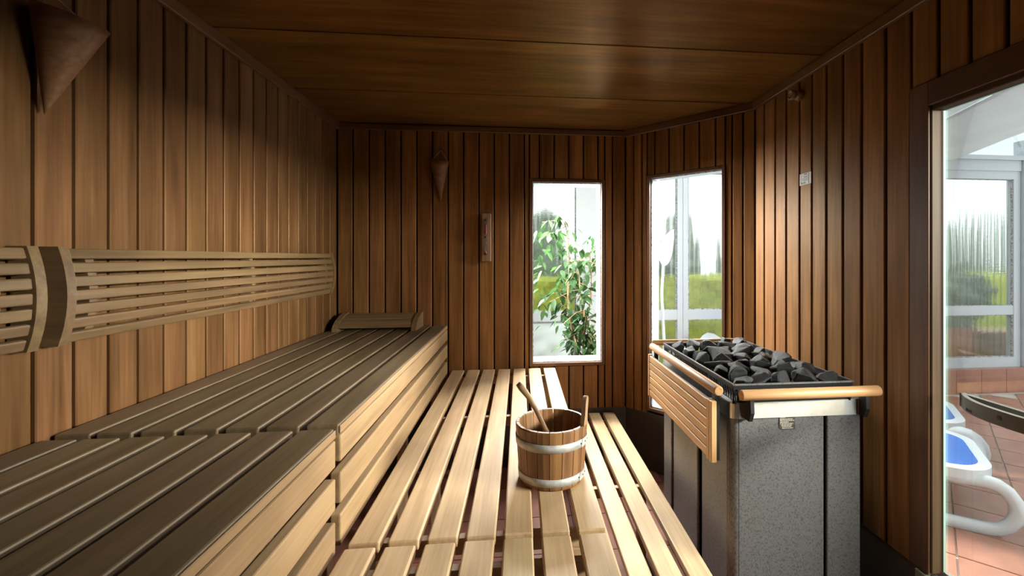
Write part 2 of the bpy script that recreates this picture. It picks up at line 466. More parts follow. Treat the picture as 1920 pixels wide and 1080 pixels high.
# ------------------------------------------------------------------ cabin walls
wl = struct(MB().box(XL-.10, YF-.1, 0, XL-PT, YB+.1, ZC+.06).build('wall_left', M['backing']))
b0 = YB-.108
bl = sorted([YB]+[b0-.1*k for k in range(0, 40) if b0-.1*k > YF])
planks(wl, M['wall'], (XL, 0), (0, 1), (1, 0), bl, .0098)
mbk = MB()
for (x0, x1, z0, z1) in ((XL-.1, W1[0], 0, ZC+.06), (W1[1], PC.x+.06, 0, ZC+.06), (W1[0], W1[1], 0, W1[2]), (W1[0], W1[1], W1[3], ZC+.06)):
    mbk.box(x0, YB+PT, z0, x1, YB+TW, z1)
wb = struct(mbk.build('wall_back', M['backing']))
# outer white face of the cabin towards the passage
bb = [XL]+[-1.071+.1*k for k in range(19)]
bb[-1] = PC.x
planks(wb, M['wall_r'], (0, YB), (1, 0), (0, -1), bb, .0092, hole=(W1[0]-.022, W1[1]+.022, W1[2]-.022, W1[3]+.022))
def dpt(s, out, z):
    p = PC+DA*s-DN*out
    return Vector((p.x, p.y, z))
mbd = MB()
for (s0, s1, z0, z1) in ((-.02, W2[0], 0, ZC+.06), (W2[1], DLEN+.1, 0, ZC+.06), (W2[0], W2[1], 0, W2[2]), (W2[0], W2[1], W2[3], ZC+.06)):
    vs = [dpt(s0, PT, z0), dpt(s1, PT, z0), dpt(s1, .11, z0), dpt(s0, .11, z0), dpt(s0, PT, z1), dpt(s1, PT, z1), dpt(s1, .11, z1), dpt(s0, .11, z1)]
    mbd.add(vs, BOX_F)
wd = struct(mbd.build('wall_corner', M['backing']))
bd = [0, .065, .129, .228, .331, .435, .536, .638, .737, .80, DLEN]
planks(wd, M['wall_r'], PC, DA, DN, bd, .0092, hole=(W2[0]-.02, W2[1]+.02, W2[2]-.032, W2[3]+.02))
mbr = MB()
for (y0, y1, z0, z1) in ((DOOR[1]+.03, PD.y+.02, 0, ZC+.06), (YF-.1, DOOR[0], 0, ZC+.06), (DOOR[0], DOOR[1]+.03, DOOR[3], ZC+.06), (DOOR[0], DOOR[1]+.03, 0, DOOR[2]-.02)):
    mbr.box(XR+PT, y0, z0, XR+.075, y1, z1)
wr = struct(mbr.build('wall_right', M['backing']))
yr = [2.384, 2.291, 2.187, 2.091, 1.985, 1.895, 1.799, 1.70, 1.599, 1.485, 1.380]
planks(wr, M['wall_r'], (XR, 0), (0, 1), (-1, 0), yr[::-1], .0118)
ya = [1.38-.1*k for k in range(0, 10)]
planks(wr, M['wall_r'], (XR, 0), (0, 1), (-1, 0), ya[::-1], .0118, z0=1.965)
planks(wr, M['wall_r'], (XR, 0), (0, 1), (-1, 0), [YF+.1*k for k in range(0, 14)]+[.375], .0118)
wf = struct(MB().box(XL-.1, YF-.1, 0, XR+.075, YF-PT, ZC+.06).build('wall_front', M['backing']))
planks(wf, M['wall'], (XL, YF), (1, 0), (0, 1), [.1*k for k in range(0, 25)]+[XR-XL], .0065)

# ceiling
cl = struct(MB().box(XL-.1, YF-.1, ZC+.016, XR+.075, PD.y, ZC+.08).build('ceiling', M['backing']))
poly = [(XL-.1, PD.y), (XR+.075, PD.y), (PC.x+.10, YB+.06), (XL-.1, YB+.06)]
v, f = prism_geo([(x, y, ZC+.016) for x, y in poly], (0, 0, .064)); mk('roof_board', v, f, M['backing'], cl)
def clip(poly, P0, n):
    out = []
    for i in range(len(poly)):
        a, b = Vector(poly[i]), Vector(poly[(i+1) % len(poly)])
        da, db = (a-P0).dot(n), (b-P0).dot(n)
        if da >= 0: out.append(a)
        if da*db < 0: out.append(a+(b-a)*(da/(da-db)))
    return out
seams = [3.02, 2.425, 1.812, 1.195, .58, -.035, -.65, YF]
for y1, y0 in zip(seams[:-1], seams[1:]):
    g2 = .0048
    sk = -.009   # the boards run very slightly out of square
    pl = [(XL, y0+g2-sk*1.2), (XR, y0+g2+sk*1.2), (XR, y1-g2+sk*1.2), (XL, y1-g2-sk*1.2)]
    if y0 == YF: pl[0] = (XL, YF); pl[1] = (XR, YF)
    if y1 > 2: pl = [tuple(p) for p in clip(pl, PC, DN)]
    c = Vector((sum(p[0] for p in pl)/len(pl), sum(p[1] for p in pl)/len(pl), ZC))
    v, f = prism_geo([(p[0]-c.x, p[1]-c.y, 0) for p in pl], (0, 0, .016))
    o = mk('ceiling_board', v, f, M['ceil'], cl, local=True); o.location = c
# ceiling trims
def trim(idx, c, L, a, n, h=.045, t=.02, mat=None):
    o = board('trim_%d' % idx, None, mat or M['trim'], c, L, h, t, a, n, .003); return struct(o)
zt = ZC-.0235
trim(1, (XL+.010, (YB+YF)/2, zt), YB-YF, (0, 1, 0), (1, 0, 0))
trim(2, ((XL+PC.x)/2, YB-.010, zt), PC.x-XL+.01, (1, 0, 0), (0, -1, 0), h=.036)
c = (PC+PD)/2+DN*.010
trim(3, (c.x, c.y, zt), DLEN, (DA.x, DA.y, 0), (DN.x, DN.y, 0))
trim(4, (XR-.010, (PD.y+YF)/2, zt), PD.y-YF, (0, 1, 0), (-1, 0, 0))
# dark base below the planking
struct(MB().box(XL, YB+.004, 0, PC.x+.01, YB+.03, ZP+.003).build('baseboard_back', M['plinth']))
v = [dpt(-.01, .004, 0), dpt(DLEN, .004, 0), dpt(DLEN, .03, 0), dpt(-.01, .03, 0)]
v += [p+Vector((0, 0, ZP+.003)) for p in v]
struct(mk('baseboard_corner', v, BOX_F, M['plinth']))
struct(MB().box(XR+.004, YF, 0, XR+.03, PD.y, ZP+.003).build('baseboard_right', M['plinth']))
struct(MB().box(XL-.03, YF, 0, XL-.004, YB, ZP+.003).build('baseboard_left', M['plinth']))

# ------------------------------------------------------------------ cabin windows
def cabin_window(idx, P, a, n, w, fw):
    """P(s, out, z) gives a point; frame boards, seal, pane, white outer lining"""
    root = sroot('window_%d' % idx, P((w[0]+w[1])/2, 0, w[2]))
    a3, n3, z3 = Vector((a[0], a[1], 0)), Vector((n[0], n[1], 0)), Vector((0, 0, 1))
    s0, s1, z0, z1 = w; sm, zm = (s0+s1)/2, (z0+z1)/2
    dep = .030
    board('frame_board', root, M['trim'], P(s0-fw/2, dep/2-.004, zm), z1-z0+2*fw, fw, dep, z3, n3, .002)
    board('frame_board', root, M['trim'], P(s1+fw/2, dep/2-.004, zm), z1-z0+2*fw, fw, dep, z3, n3, .002)
    board('frame_board', root, M['trim'], P(sm, dep/2-.004, z1+fw/2), s1-s0, fw, dep, a3, n3, .002)
    board('frame_board', root, M['trim'], P(sm, dep/2-.004, z0-fw/2), s1-s0, fw, dep, a3, n3, .002)
    def ring(name, d0, d1, t, mat):
        m = MB()
        for (p, q, r, s) in ((s0, s0+t, z0, z1), (s1-t, s1, z0, z1), (s0+t, s1-t, z0, z0+t), (s0+t, s1-t, z1-t, z1)):
            m.add([P(p, d0, r), P(q, d0, r), P(q, d1, r), P(p, d1, r), P(p, d0, s), P(q, d0, s), P(q, d1, s), P(p, d1, s)], BOX_F)
        return m.build(name, mat, root)
    ring('seal', .018, .024, .005, M['gasket'])
    ring('lining', .032, TW if idx == 1 else .11, .004, M['white'])
    m = MB().add([P(s0+.002, .024, z0+.002), P(s1-.002, .024, z0+.002), P(s1-.002, .030, z0+.002), P(s0+.002, .030, z0+.002),
                  P(s0+.002, .024, z1-.002), P(s1-.002, .024, z1-.002), P(s1-.002, .030, z1-.002), P(s0+.002, .030, z1-.002)], BOX_F)
    m.build('pane', M['glass'], root)
    return root
cabin_window(1, lambda s, o, z: Vector((s, YB+o, z)), (1, 0), (0, -1), W1, .022)
cabin_window(2, dpt, DA, DN, W2, .020)

# ------------------------------------------------------------------ glass door in the right wall
door = sroot('door_1', (XR, DOOR[1], 0))
board('casing_board', door, M['trim'], (XR-.001, 1.3405, (.385+1.962)/2), 1.577, .070, .016, (0, 0, 1), (-1, 0, 0), .002)
board('casing_board', door, M['trim'], (XR-.003, .875, 1.9235), .86, .077, .016, (0, 1, 0), (-1, 0, 0), .002)
board('jamb', door, M['jamb'], (XR+.024, 1.315, 1.135), 1.49, .03, .052, (0, 0, 1), (-1, 0, 0), .003)
board('jamb', door, M['jamb'], (XR+.024, .435, 1.135), 1.49, .03, .052, (0, 0, 1), (-1, 0, 0), .003)
board('head_jamb', door, M['jamb'], (XR+.024, .875, 1.884), .85, .03, .052, (0, 1, 0), (-1, 0, 0), .003)
board('sill', door, M['sillg'], (XR-.004, .875, .195), .95, .37, .02, (0, 1, 0), (-1, 0, 0), .002)
lf_ = mk('door_leaf', *(lambda b: (b.v, b.f))(MB().box(XR+.036, .452, .40, XR+.044, 1.2965, 1.868)), M['doorglass'], door)
lf_.data.materials.append(M['edge'])
for p in lf_.data.polygons:
    if abs(p.normal.x) < .5: p.material_index = 1      # polished green edges of the sheet
# bow handle: a long flat ring lying level on the glass
hy0, hy1, hz0, hz1 = .90, 1.235, .950, .990
outer, inner = [], []
K = 40
hyc, hl = (hy0+hy1)/2, (hy1-hy0)/2
xg = XR+.034
for k in range(K+1):
    t = -1+2*k/K
    outer.append((xg-.004-.062*(1-abs(t)**2.6), hyc+hl*t))
    ti = t*.80
    inner.append((min(xg-.014, xg-.004-.062*(1-abs(ti)**2.6)+.014), hyc+hl*ti))
op = outer+[(xg, hy1), (xg, hy0)]
hb = MB()
n = len(outer)
# front bow between outer and inner curve plus back bar
loop_o = outer; loop_i = inner
vs = []
for (x, y), (xi, yi) in zip(loop_o, loop_i):
    vs += [(x, y, hz0), (x, y, hz1), (xi, yi, hz1), (xi, yi, hz0)]
fs = []
for k in range(K):
    a, b = 4*k, 4*(k+1)
    for q in range(4):
        fs.append((a+q, b+q, b+(q+1) % 4, a+(q+1) % 4))
fs += [(0, 1, 2, 3), (4*K+3, 4*K+2, 4*K+1, 4*K)]
hb.add(vs, fs)
hb.box(xg-.012, hy0+.004, hz0, xg+.0015, hy1-.004, hz1)
handle = hb.build('handle', M['handle'], door)
for (yy, xx) in ((1.226, None), (1.072, None)):
    t = (yy-hyc)/hl
    xo = xg-.004-.062*(1-abs(t)**2.6)
    sl = Vector((.062*2.6*abs(t)**1.6*(1 if t > 0 else -1)/hl, 1, 0)).normalized()
    nn = Vector((-sl.y, sl.x, 0))
    v, f = tube_geo([Vector((xo, yy, .972))-nn*.004, Vector((xo, yy, .972))+nn*.0012], .0055 if t < .9 else .0045, 14)
    mk('screw_hole', v, f, M['ink'], handle)
def text(name, s, size, mat, parent, loc, right, up, ext=.0004):
    cu = bpy.data.curves.new(name, 'FONT'); cu.body = s; cu.size = size; cu.extrude = ext
    cu.align_x = 'CENTER'; cu.align_y = 'CENTER'; cu.resolution_u = 2
    tmp = bpy.data.objects.new(name, cu); COL.objects.link(tmp)
    dg = bpy.context.evaluated_depsgraph_get()
    me = bpy.data.meshes.new_from_object(tmp.evaluated_get(dg))
    bpy.data.objects.remove(tmp)
    me.materials.clear(); me.materials.append(mat)
    o = bpy.data.objects.new(name, me); link(o, parent)
    r, u = Vector(right).normalized(), Vector(up).normalized(); nrm = r.cross(u)
    Mx = Matrix((r, u, nrm)).transposed().to_4x4()
    Mx.translation = Vector(loc)-(world_loc(parent) if parent else Vector((0, 0, 0)))
    o.matrix_local = Mx
    return o
yy = 1.168; t = (yy-hyc)/hl
xo = xg-.004-.062*(1-abs(t)**2.6)
sl = Vector((.062*2.6*abs(t)**1.6/hl, 1, 0)).normalized()
nn = Vector((-sl.y, sl.x, 0))
text('lettering', 'KLAFS', .011, M['ink'], handle, Vector((xo, yy, .958))+nn*.0004, -sl, (0, 0, 1))

# ------------------------------------------------------------------ benches
def bench(label, y0, y1, z, xs, wd, mat, cat='bench', group=None, beams=(), th=.028, posts=True, x_post=None, zfloor=0.0):
    root = thing('sauna_bench', label, cat, ((xs[0]+xs[-1])/2, (y0+y1)/2, 0), group)
    for x in xs:
        board('slat', root, mat, (x, (y0+y1)/2+random.uniform(-.002, .002), z-th/2), y1-y0-.004, wd, th, (0, 1, 0), (0, 0, 1), .0042)
    xa, xb = xs[0]-wd/2+.012, xs[-1]+wd/2-.012
    for yb in beams:
        board('cross_beam', root, M['beam'], ((xa+xb)/2, yb, z-th-.0225), xb-xa, .028, .045, (1, 0, 0), (0, 0, 1), .002)
        if posts:
            for px in (x_post or (xa+.02, xb-.02)):
                hh = z-th-.045-zfloor
                board('leg', root, M['beam'], (px, yb, zfloor+hh/2), hh, .04, .04, (0, 0, 1), (0, -1, 0), .002)
    return root
ZU, ZL, ZS = .957, .662, .35
UX = [-1.1165]+[-.5195-.1*k for k in range(5, -1, -1)]
def fronts(root, y0, y1):
    board('lit_edge_strip', root, M['front'], (-.4735-.0022, (y0+y1)/2, .9435), y1-y0-.006, .0205, .0042, (0, 1, 0), (1, 0, 0), .0012)  # strip added in lighter wood so the slat's front edge reads as lit
    for (za, zb) in ((.858, .928), (.747, .829), (.634, .717)):
        board('front_board', root, M['front'], (-.4735-.014, (y0+y1)/2, (za+zb)/2), y1-y0-.006, zb-za, .028, (0, 1, 0), (1, 0, 0), .0042)
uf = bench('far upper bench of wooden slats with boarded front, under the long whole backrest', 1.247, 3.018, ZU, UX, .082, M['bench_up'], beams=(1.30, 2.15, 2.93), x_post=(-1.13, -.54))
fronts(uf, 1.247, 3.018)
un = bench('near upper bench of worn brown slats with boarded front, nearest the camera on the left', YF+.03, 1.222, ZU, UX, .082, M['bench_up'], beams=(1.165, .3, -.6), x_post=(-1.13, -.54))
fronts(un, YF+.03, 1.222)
LX = [-.4+.1*k for k in range(7)]; LX = [-.402+.0995*k for k in range(7)]
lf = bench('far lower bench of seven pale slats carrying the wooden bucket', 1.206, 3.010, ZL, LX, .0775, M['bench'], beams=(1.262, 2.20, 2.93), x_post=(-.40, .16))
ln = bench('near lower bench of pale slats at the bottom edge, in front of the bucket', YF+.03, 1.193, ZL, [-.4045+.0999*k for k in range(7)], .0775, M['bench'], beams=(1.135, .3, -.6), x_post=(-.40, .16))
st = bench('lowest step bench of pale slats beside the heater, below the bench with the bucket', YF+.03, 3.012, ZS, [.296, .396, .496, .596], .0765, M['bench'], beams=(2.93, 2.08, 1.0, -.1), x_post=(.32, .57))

# ------------------------------------------------------------------ backrests on the left wall
def arc_e(z, z0=1.182, z1=1.427):
    t = (z-(z0+z1)/2)/((z1-z0)/2)
    return .040+.021*(1-t*t)
def backrest(label, y0, y1):
    root = thing('backrest', label, 'backrest', (XL, (y0+y1)/2, 1.18), 'slatted backrests on the left wall')
    z0, z1 = 1.182, 1.427
    def arc(name, ya, yb, d_out, d_in, zz0, zz1, seg=10):
        p = []
        for k in range(seg+1):
            z = zz0+(zz1-zz0)*k/seg; p.append((XL+arc_e(z)+d_out, ya, z))
        for k in range(seg, -1, -1):
            z = zz0+(zz1-zz0)*k/seg; p.append((XL+max(.0005, arc_e(z)-d_in), ya, z))
        v, f = prism_geo(p, (0, yb-ya, 0))
        return mk(name, v, f, M['rest'], root)
    arc('end_piece', y0, y0+.024, .004, .045, z0, z1)
    arc('end_piece', y1-.024, y1, .004, .045, z0, z1)
    for ys in (y0+.09, (y0+y1)/2, y1-.09):
        arc('support', ys-.012, ys+.012, -.014, .062, z0+.01, z1-.01)
    for k in range(7):
        z = z0+.0165+k*.0354
        dz = .002
        tang = Vector((arc_e(z+dz)-arc_e(z-dz), 0, 2*dz)).normalized()
        nrm = Vector((tang.z, 0, -tang.x))
        c = Vector((XL+arc_e(z), (y0+y1)/2, z))-nrm*.007
        board('slat', root, M['rest'], c, y1-y0-.052, .0265, .014, (0, 1, 0), nrm, .0038)
    return root
backrest('long curved slatted backrest on the left wall, seen whole from joint to far corner', 1.224, 2.84)
backrest('slatted backrest cut off by the left edge of the picture', -.40, 1.178)

# ------------------------------------------------------------------ headrest on the far end of the upper bench
hr = thing('headrest', 'low wooden headrest wedge lying on the upper bench in the far left corner', 'headrest', (-.87, 2.9, ZU))
def hz(y):      # arched profile, low towards the camera
    t = max(0, min(1, (y-2.80)/.20))
    return .014+.076*(.45*math.sin(t*PI/2)+.55*math.sqrt(1-(1-t)**2))
for x0 in (-1.112, -.655):
    p = [(x0, 2.80, ZU+.0005)]
    for k in range(11):
        y = 2.80+.20*k/10; p.append((x0, y, ZU+hz(y)+.004))
    p += [(x0, 3.005, ZU+.02), (x0, 3.005, ZU+.0005)]
    v, f = prism_geo(p, (.030, 0, 0)); mk('side_cheek', v, f, M['rest'], hr)
for k in range(5):
    y = 2.822+k*.0395
    d = .003; tg = Vector((0, 2*d, hz(y+d)-hz(y-d))).normalized(); nr = Vector((0, -tg.z, tg.y))
    board('slat', hr, M['rest'], Vector((-.869, y, ZU+hz(y)))-nr*.008, .424, .0365, .012, (1, 0, 0), nr, .002)

# ------------------------------------------------------------------ herb cones
def herb_cone(label, base, nrm, r, h, tilt):
    """base = point on the wall behind the rim centre height; nrm = out of the wall"""
    n3 = Vector(nrm); z = Vector((0, 0, 1))
    root = thing('wooden_cone', label, 'cone', base, 'wooden cones hung on the walls')
    apex = Vector(base)+n3*.016-z*h
    top = Vector(base)+n3*(r+.006)
    ax = (top-apex).normalized()
    b1 = ax.cross(Vector((n3.y, -n3.x, 0))).normalized(); b2 = ax.cross(b1)
    vs, fs = [], []
    seg = 40; rings = [(0, .0015), (.12, .12), (.5, .5), (.85, .85), (1.0, 1.0)]
    H = (top-apex).length
    for (t, q) in rings:
        for k in range(seg):
            a = 2*PI*k/seg; vs.append(apex+ax*H*t+(b1*math.cos(a)+b2*math.sin(a))*r*q)
    for (t, q) in ((1.0, .955), (.8, .755), (.5, .455)):
        for k in range(seg):
            a = 2*PI*k/seg; vs.append(apex+ax*H*t+(b1*math.cos(a)+b2*math.sin(a))*r*q)
    nr_ = len(rings)+3
    for i in range(nr_-1):
        for k in range(seg):
            k2 = (k+1) % seg; fs.append((i*seg+k, i*seg+k2, (i+1)*seg+k2, (i+1)*seg+k))
    fs.append(tuple(range(seg-1, -1, -1))); fs.append(tuple((nr_-1)*seg+k for k in range(seg)))
    c = mk('cone', vs, fs, M['cone'], root, smooth=True)
    side = Vector((n3.y, -n3.x, 0))
    nail = Vector(base)+n3*.008+z*.085
    pts = []
    for k in range(13):
        t = -1+2*k/12
        pts.append(top+side*(r*.86*t)+(nail-top)*(1-abs(t)**1.15)+Vector((0, 0, -.004)))
    v, f = tube_geo(pts, .0016, 6); mk('cord_loop', v, f, M['cord'], root)
    v, f = tube_geo([Vector(base)+z*.087-n3*.004, Vector(base)+z*.087+n3*.012], .003, 8); mk('nail', v, f, M['black'], root)
    return root
herb_cone('large brown wooden cone hanging at the top of the left wall near the camera', (XL, 1.222, 1.985), (1, 0, 0), .069, .238, 10)
herb_cone('small-looking wooden cone on a cord loop on the back wall left of the sand timer', (-.515, YB, 2.020), (0, -1, 0), .061, .262, 10)

# ------------------------------------------------------------------ sand timer
ti = thing('sand_timer', 'narrow wooden board with glass sand timer on the back wall beside the small window', 'sand timer', (-.221, YB, 1.375))
board('board', ti, M['ladle'], (-.221, YB-.011, 1.534), .318, .062, .020, (0, 0, 1), (0, -1, 0), .003)
prof = [(.0005, 0), (.007, .004), (.0095, .015), (.0095, .095), (.006, .115), (.002, .1225), (.006, .130), (.0095, .150), (.0095, .230), (.007, .241), (.0005, .245)]
v, f = lathe_geo(prof, 16, (-.224, YB-.034, 1.412)); tb = mk('glass_tube', v, f, M['tubeglass'], ti, True)
v, f = lathe_geo([(.0004, .134), (.0055, .142), (.0075, .152), (.0075, .205), (.0003, .206)], 14, (-.224, YB-.034, 1.412)); mk('sand', v, f, M['sand'], tb, True)
v, f = lathe_geo([(.0004, .006), (.0065, .010), (.0075, .016), (.0075, .024), (.0003, .034)], 14, (-.224, YB-.034, 1.412)); mk('sand', v, f, M['sand'], tb, True)
for zc in (1.424, 1.534, 1.645):
    v, f = lathe_geo([(.0060, -.003), (.0108, -.003), (.0108, .003), (.0060, .003), (.0060, -.003)], 16, (-.224, YB-.034, zc)) if zc != 1.534 else lathe_geo([(.0025, -.005), (.008, -.005), (.008, .005), (.0025, .005), (.0025, -.005)], 16, (-.224, YB-.034, zc))
    mk('clip', v, f, M['black'], ti)
    mk('bracket', *(lambda b: (b.v, b.f))(MB().box(-.2265, YB-.028, zc-.003, -.2215, YB-.0205, zc+.003)), M['black'], ti)

# ------------------------------------------------------------------ sensor and sticker on the right wall
se = thing('wall_sensor', 'small brown turned knob-like sensor high on the right wall below the ceiling trim', 'sensor', (XR, 1.965, 2.155))
def along_x(prof, c, seg=24):
    v, f = lathe_geo(prof, seg); return [Vector((c[0]-p[2], c[1]+p[0], c[2]+p[1])) for p in v], f
v, f = along_x([(.0005, 0), (.020, 0), (.024, .004), (.024, .026), (.020, .030), (.017, .032), (.017, .036), (.021, .040), (.023, .046), (.023, .056), (.019, .060), (.0165, .060), (.0165, .053), (.0005, .053)], (XR, 1.965, 2.155))
mk('housing', v, f, M['ladle'], se, True)
mk('slotted_face', *(lambda b: (b.v, b.f))(MB().obox((XR-.056, 1.965, 2.155), .034, .005, .004, (0, .85, -.5), (-1, 0, 0))), M['rail'], se)
v, f = tube_geo([(XR-.018, 1.965, 2.134), (XR-.018, 1.965, 2.122)], [.0035, .002], 8); mk('nozzle', v, f, M['steel'], se)
stk = thing('warning_sticker', 'small white printed sticker on a plank of the right wall', 'sticker', (XR, 1.939, 1.735))
mk('label_sheet', *(lambda b: (b.v, b.f))(MB().box(XR-.0010, 1.898, 1.736, XR+.0012, 1.980, 1.789)), M['paper'], stk)
m = MB()
for (yy, wd_, zz, h_) in ((1.936, .024, 1.7835, .0032), (1.939, .040, 1.7765, .0012), (1.934, .026, 1.7705, .0022), (1.939, .044, 1.7650, .0012), (1.940, .044, 1.7600, .0012), (1.936, .036, 1.7550, .0014)):
    m.box(XR-.0014, yy-wd_/2, zz-h_/2, XR-.0008, yy+wd_/2, zz+h_/2)
m.box(XR-.0014, 1.9695, 1.739, XR-.0008, 1.9710, 1.788); m.box(XR-.0014, 1.9125, 1.738, XR-.0008, 1.9155, 1.787)
m.build('print', M['ink'], stk)
text('lettering', 'KLAFS', .0115, M['ink'], stk, (XR-.0012, 1.952, 1.7445), (0, -1, 0), (0, 0, 1), .0003)

# ------------------------------------------------------------------ sauna heater
HX0, HX1, HY0, HY1 = .716, 1.197, 1.466, 2.19
he = thing('sauna_heater', 'large dark grey sauna heater full of stones with orange wooden guard rails', 'heater', ((HX0+HX1)/2, (HY0+HY1)/2, 0))
def rrect(x0, y0, x1, y1, r, seg=6):
    p = []
    for (cx, cy, a) in ((x1-r, y0+r, -PI/2), (x1-r, y1-r, 0), (x0+r, y1-r, PI/2), (x0+r, y0+r, PI)):
        for k in range(seg+1):
            t = a+PI/2*k/seg; p.append((cx+r*math.cos(t), cy+r*math.sin(t)))
    return p
def shell(name, x0, y0, x1, y1, r, z0, z1, mat, cap=True):
    p = rrect(x0, y0, x1, y1, r)
    v, f = prism_geo([(x, y, z0) for x, y in p], (0, 0, z1-z0))
    return mk(name, v, f, mat, he)
shell('inner_body', HX0+.022, HY0+.022, HX1-.022, HY1-.022, .02, .0, .86, M['black'])
# outer cladding panels, separated by dark vertical gaps
def panel(x0, y0, x1, y1):
    return MB().box(x0, y0, .03, x1, y1, .852)
def hpanel(name, L, a, n, c):
    return board(name, he, M['heater'], c, L, .822, .010, a, n, .004)
def vert_panel(s0, s1, face):
    zc = .441
    if face == 'front':
        return board('side_panel', he, M['heater'], ((s0+s1)/2, HY0+.006, zc), .822, s1-s0, .012, (0, 0, 1), (0, -1, 0), .004)
    return board('side_panel', he, M['heater'], (HX0+.006, (s0+s1)/2, zc), .822, s1-s0, .012, (0, 0, 1), (-1, 0, 0), .004)
vert_panel(.742, 1.0555, 'front'); vert_panel(1.0675, HX1-.004, 'front')
# rounded front left corner
p = [(HX0+.026+(.026)*math.cos(a), HY0+.026+.026*math.sin(a)) for a in [PI+PI/2*k/8 for k in range(9)]]
p2 = [(HX0+.026+(.014)*math.cos(a), HY0+.026+.014*math.sin(a)) for a in [PI+PI/2*k/8 for k in range(8, -1, -1)]]
v, f = prism_geo([(x, y, .03) for x, y in p+p2], (0, 0, .822)); mk('corner_panel', v, f, M['heater'], he)
for (a_, b_) in ((1.494, 1.715), (1.760, 2.045), (2.075, HY1-.004)):
    vert_panel(a_, b_, 'side')
board('side_panel', he, M['heater'], (HX1-.006, (HY0+HY1)/2, .441), .822, HY1-HY0-.01, .012, (0, 0, 1), (1, 0, 0), .004)
board('side_panel', he, M['heater'], ((HX0+HX1)/2, HY1-.006, .441), .822, HX1-HX0-.01, .012, (0, 0, 1), (0, 1, 0), .004)
# steel collar: a vertical band with a sloping shoulder up to the basket
pc0 = rrect(HX0-.004, HY0-.006, HX1+.004, HY1+.004, .03)
pc1 = rrect(HX0+.030, HY0+.050, HX1-.030, HY1-.03, .02)
nn_ = len(pc0); vs = [(x, y, .850) for x, y in pc0]+[(x, y, .900) for x, y in pc0]+[(x*.995+.005*(HX0+HX1)/2, y, .9045) for x, y in pc0]+[(x, y, .912) for x, y in pc1]
fs = []
for i in range(3):
    for k in range(nn_):
        k2 = (k+1) % nn_; fs.append((i*nn_+k, i*nn_+k2, (i+1)*nn_+k2, (i+1)*nn_+k))
col_ = mk('steel_collar', vs, fs, M['steel'], he)
mk('front_strip', *(lambda b: (b.v, b.f))(MB().box(.775, HY0-.010, .852, 1.125, HY0-.006, .901)), M['satin'], he)
m = MB()
for yy_ in (1.60, 1.72, 1.84, 1.96):
    m.obox((HX0+.012, yy_, .9072), .05, .008, .002, (0, 1, 0), (-.35, 0, 1))
m.obox((.742, 1.470, .9065), .03, .008, .002, (.7, -.7, 0), (0, 0, 1))
m.build('vent_slots', M['black'], he)['kind'] = 'stuff'
# black basket: rim, slotted leaning sides
BX0, BX1, BY0, BY1, BZ = .720, 1.156, 1.452, 2.196, .968
BY0 = 1.455
bk = MB()
def slotted(pt, L, z_top, lean):
    """pt(s, z) -> point on the side; strips and slanted bars"""
    out = []
    zt_, zb_ = z_top, .902
    def quad(a0, a1, b0, b1):
        # corners in (s, z): slab with thickness 3mm
        q = [pt(*a0), pt(*a1), pt(*b1), pt(*b0)]
        nrm = (q[1]-q[0]).cross(q[3]-q[0]).normalized()*.0015
        bk.add([p-nrm for p in q]+[p+nrm for p in q], BOX_F)
    quad((0, zb_), (L, zb_), (0, zb_+.009), (L, zb_+.009))
    quad((0, zt_-.016), (L, zt_-.016), (0, zt_), (L, zt_))
    nb = int(L/.0185)
    for k in range(nb+1):
        s = L*k/nb; w_ = .0075
        quad((max(0, s-w_/2), zb_+.009), (min(L, s+w_/2), zb_+.009), (max(0, s-w_/2), zt_-.016), (min(L, s+w_/2), zt_-.016))
inn = .010
def off(z): return inn*(BZ-z)/.066
slotted(lambda s, z: Vector((BX0+off(z), BY0+s, z)), BY1-BY0, BZ, 0)
slotted(lambda s, z: Vector((BX1-off(z), BY1-s, z)), BY1-BY0, BZ, 0)
slotted(lambda s, z: Vector((BX1-s, BY0+off(z), z)), BX1-BX0, BZ, 0)
slotted(lambda s, z: Vector((BX0+s, BY1-off(z), z)), BX1-BX0, BZ, 0)
bk.build('stone_basket', M['black'], he)
rm = MB()
for (x0, y0, x1, y1) in ((BX0-.003, BY0-.003, BX0+.003, BY1+.003), (BX1-.003, BY0-.003, BX1+.003, BY1+.003), (BX0, BY0-.003, BX1, BY0+.003), (BX0, BY1-.003, BX1, BY1+.003)):
    rm.box(x0, y0, BZ-.002, x1, y1, BZ+.003)
rm.build('basket_rim', M['heater'], he)
mk('basket_floor', *(lambda b: (b.v, b.f))(MB().box(BX0+.02, BY0+.02, .890, BX1-.02, BY1-.02, .902)), M['black'], he)
# wooden rails: rods with slightly rounded ends
def rod(name, p, q, r):
    p, q = Vector(p), Vector(q); d = (q-p).normalized()
    pts = [p, p+d*.002, p+d*.005, q-d*.005, q-d*.002, q]
    v, f = tube_geo(pts, [r*.78, r*.93, r, r, r*.93, r*.78], 20)
    c = (p+q)/2
    a = d; n_ = Vector((0, 0, 1)); b_ = n_.cross(a)
    Mx = Matrix((a, b_, n_)).transposed().to_4x4(); Mi = Mx.inverted()
    o = mk(name, [Mi @ (x-c) for x in v], f, M['rail'], he, local=True)
    Mx.translation = c-world_loc(he); o.matrix_local = Mx
    for pl in o.data.polygons: pl.use_smooth = len(pl.vertices) == 4
    return o
rod('guard_rail', (.7285, 1.425, .942), (1.230, 1.425, .942), .0178)
rod('guard_rail', (.660, 1.438, .954), (.660, 2.200, .954), .0172)
rod('guard_rail', (.676, 2.255, .962), (1.160, 2.255, .962), .0150)
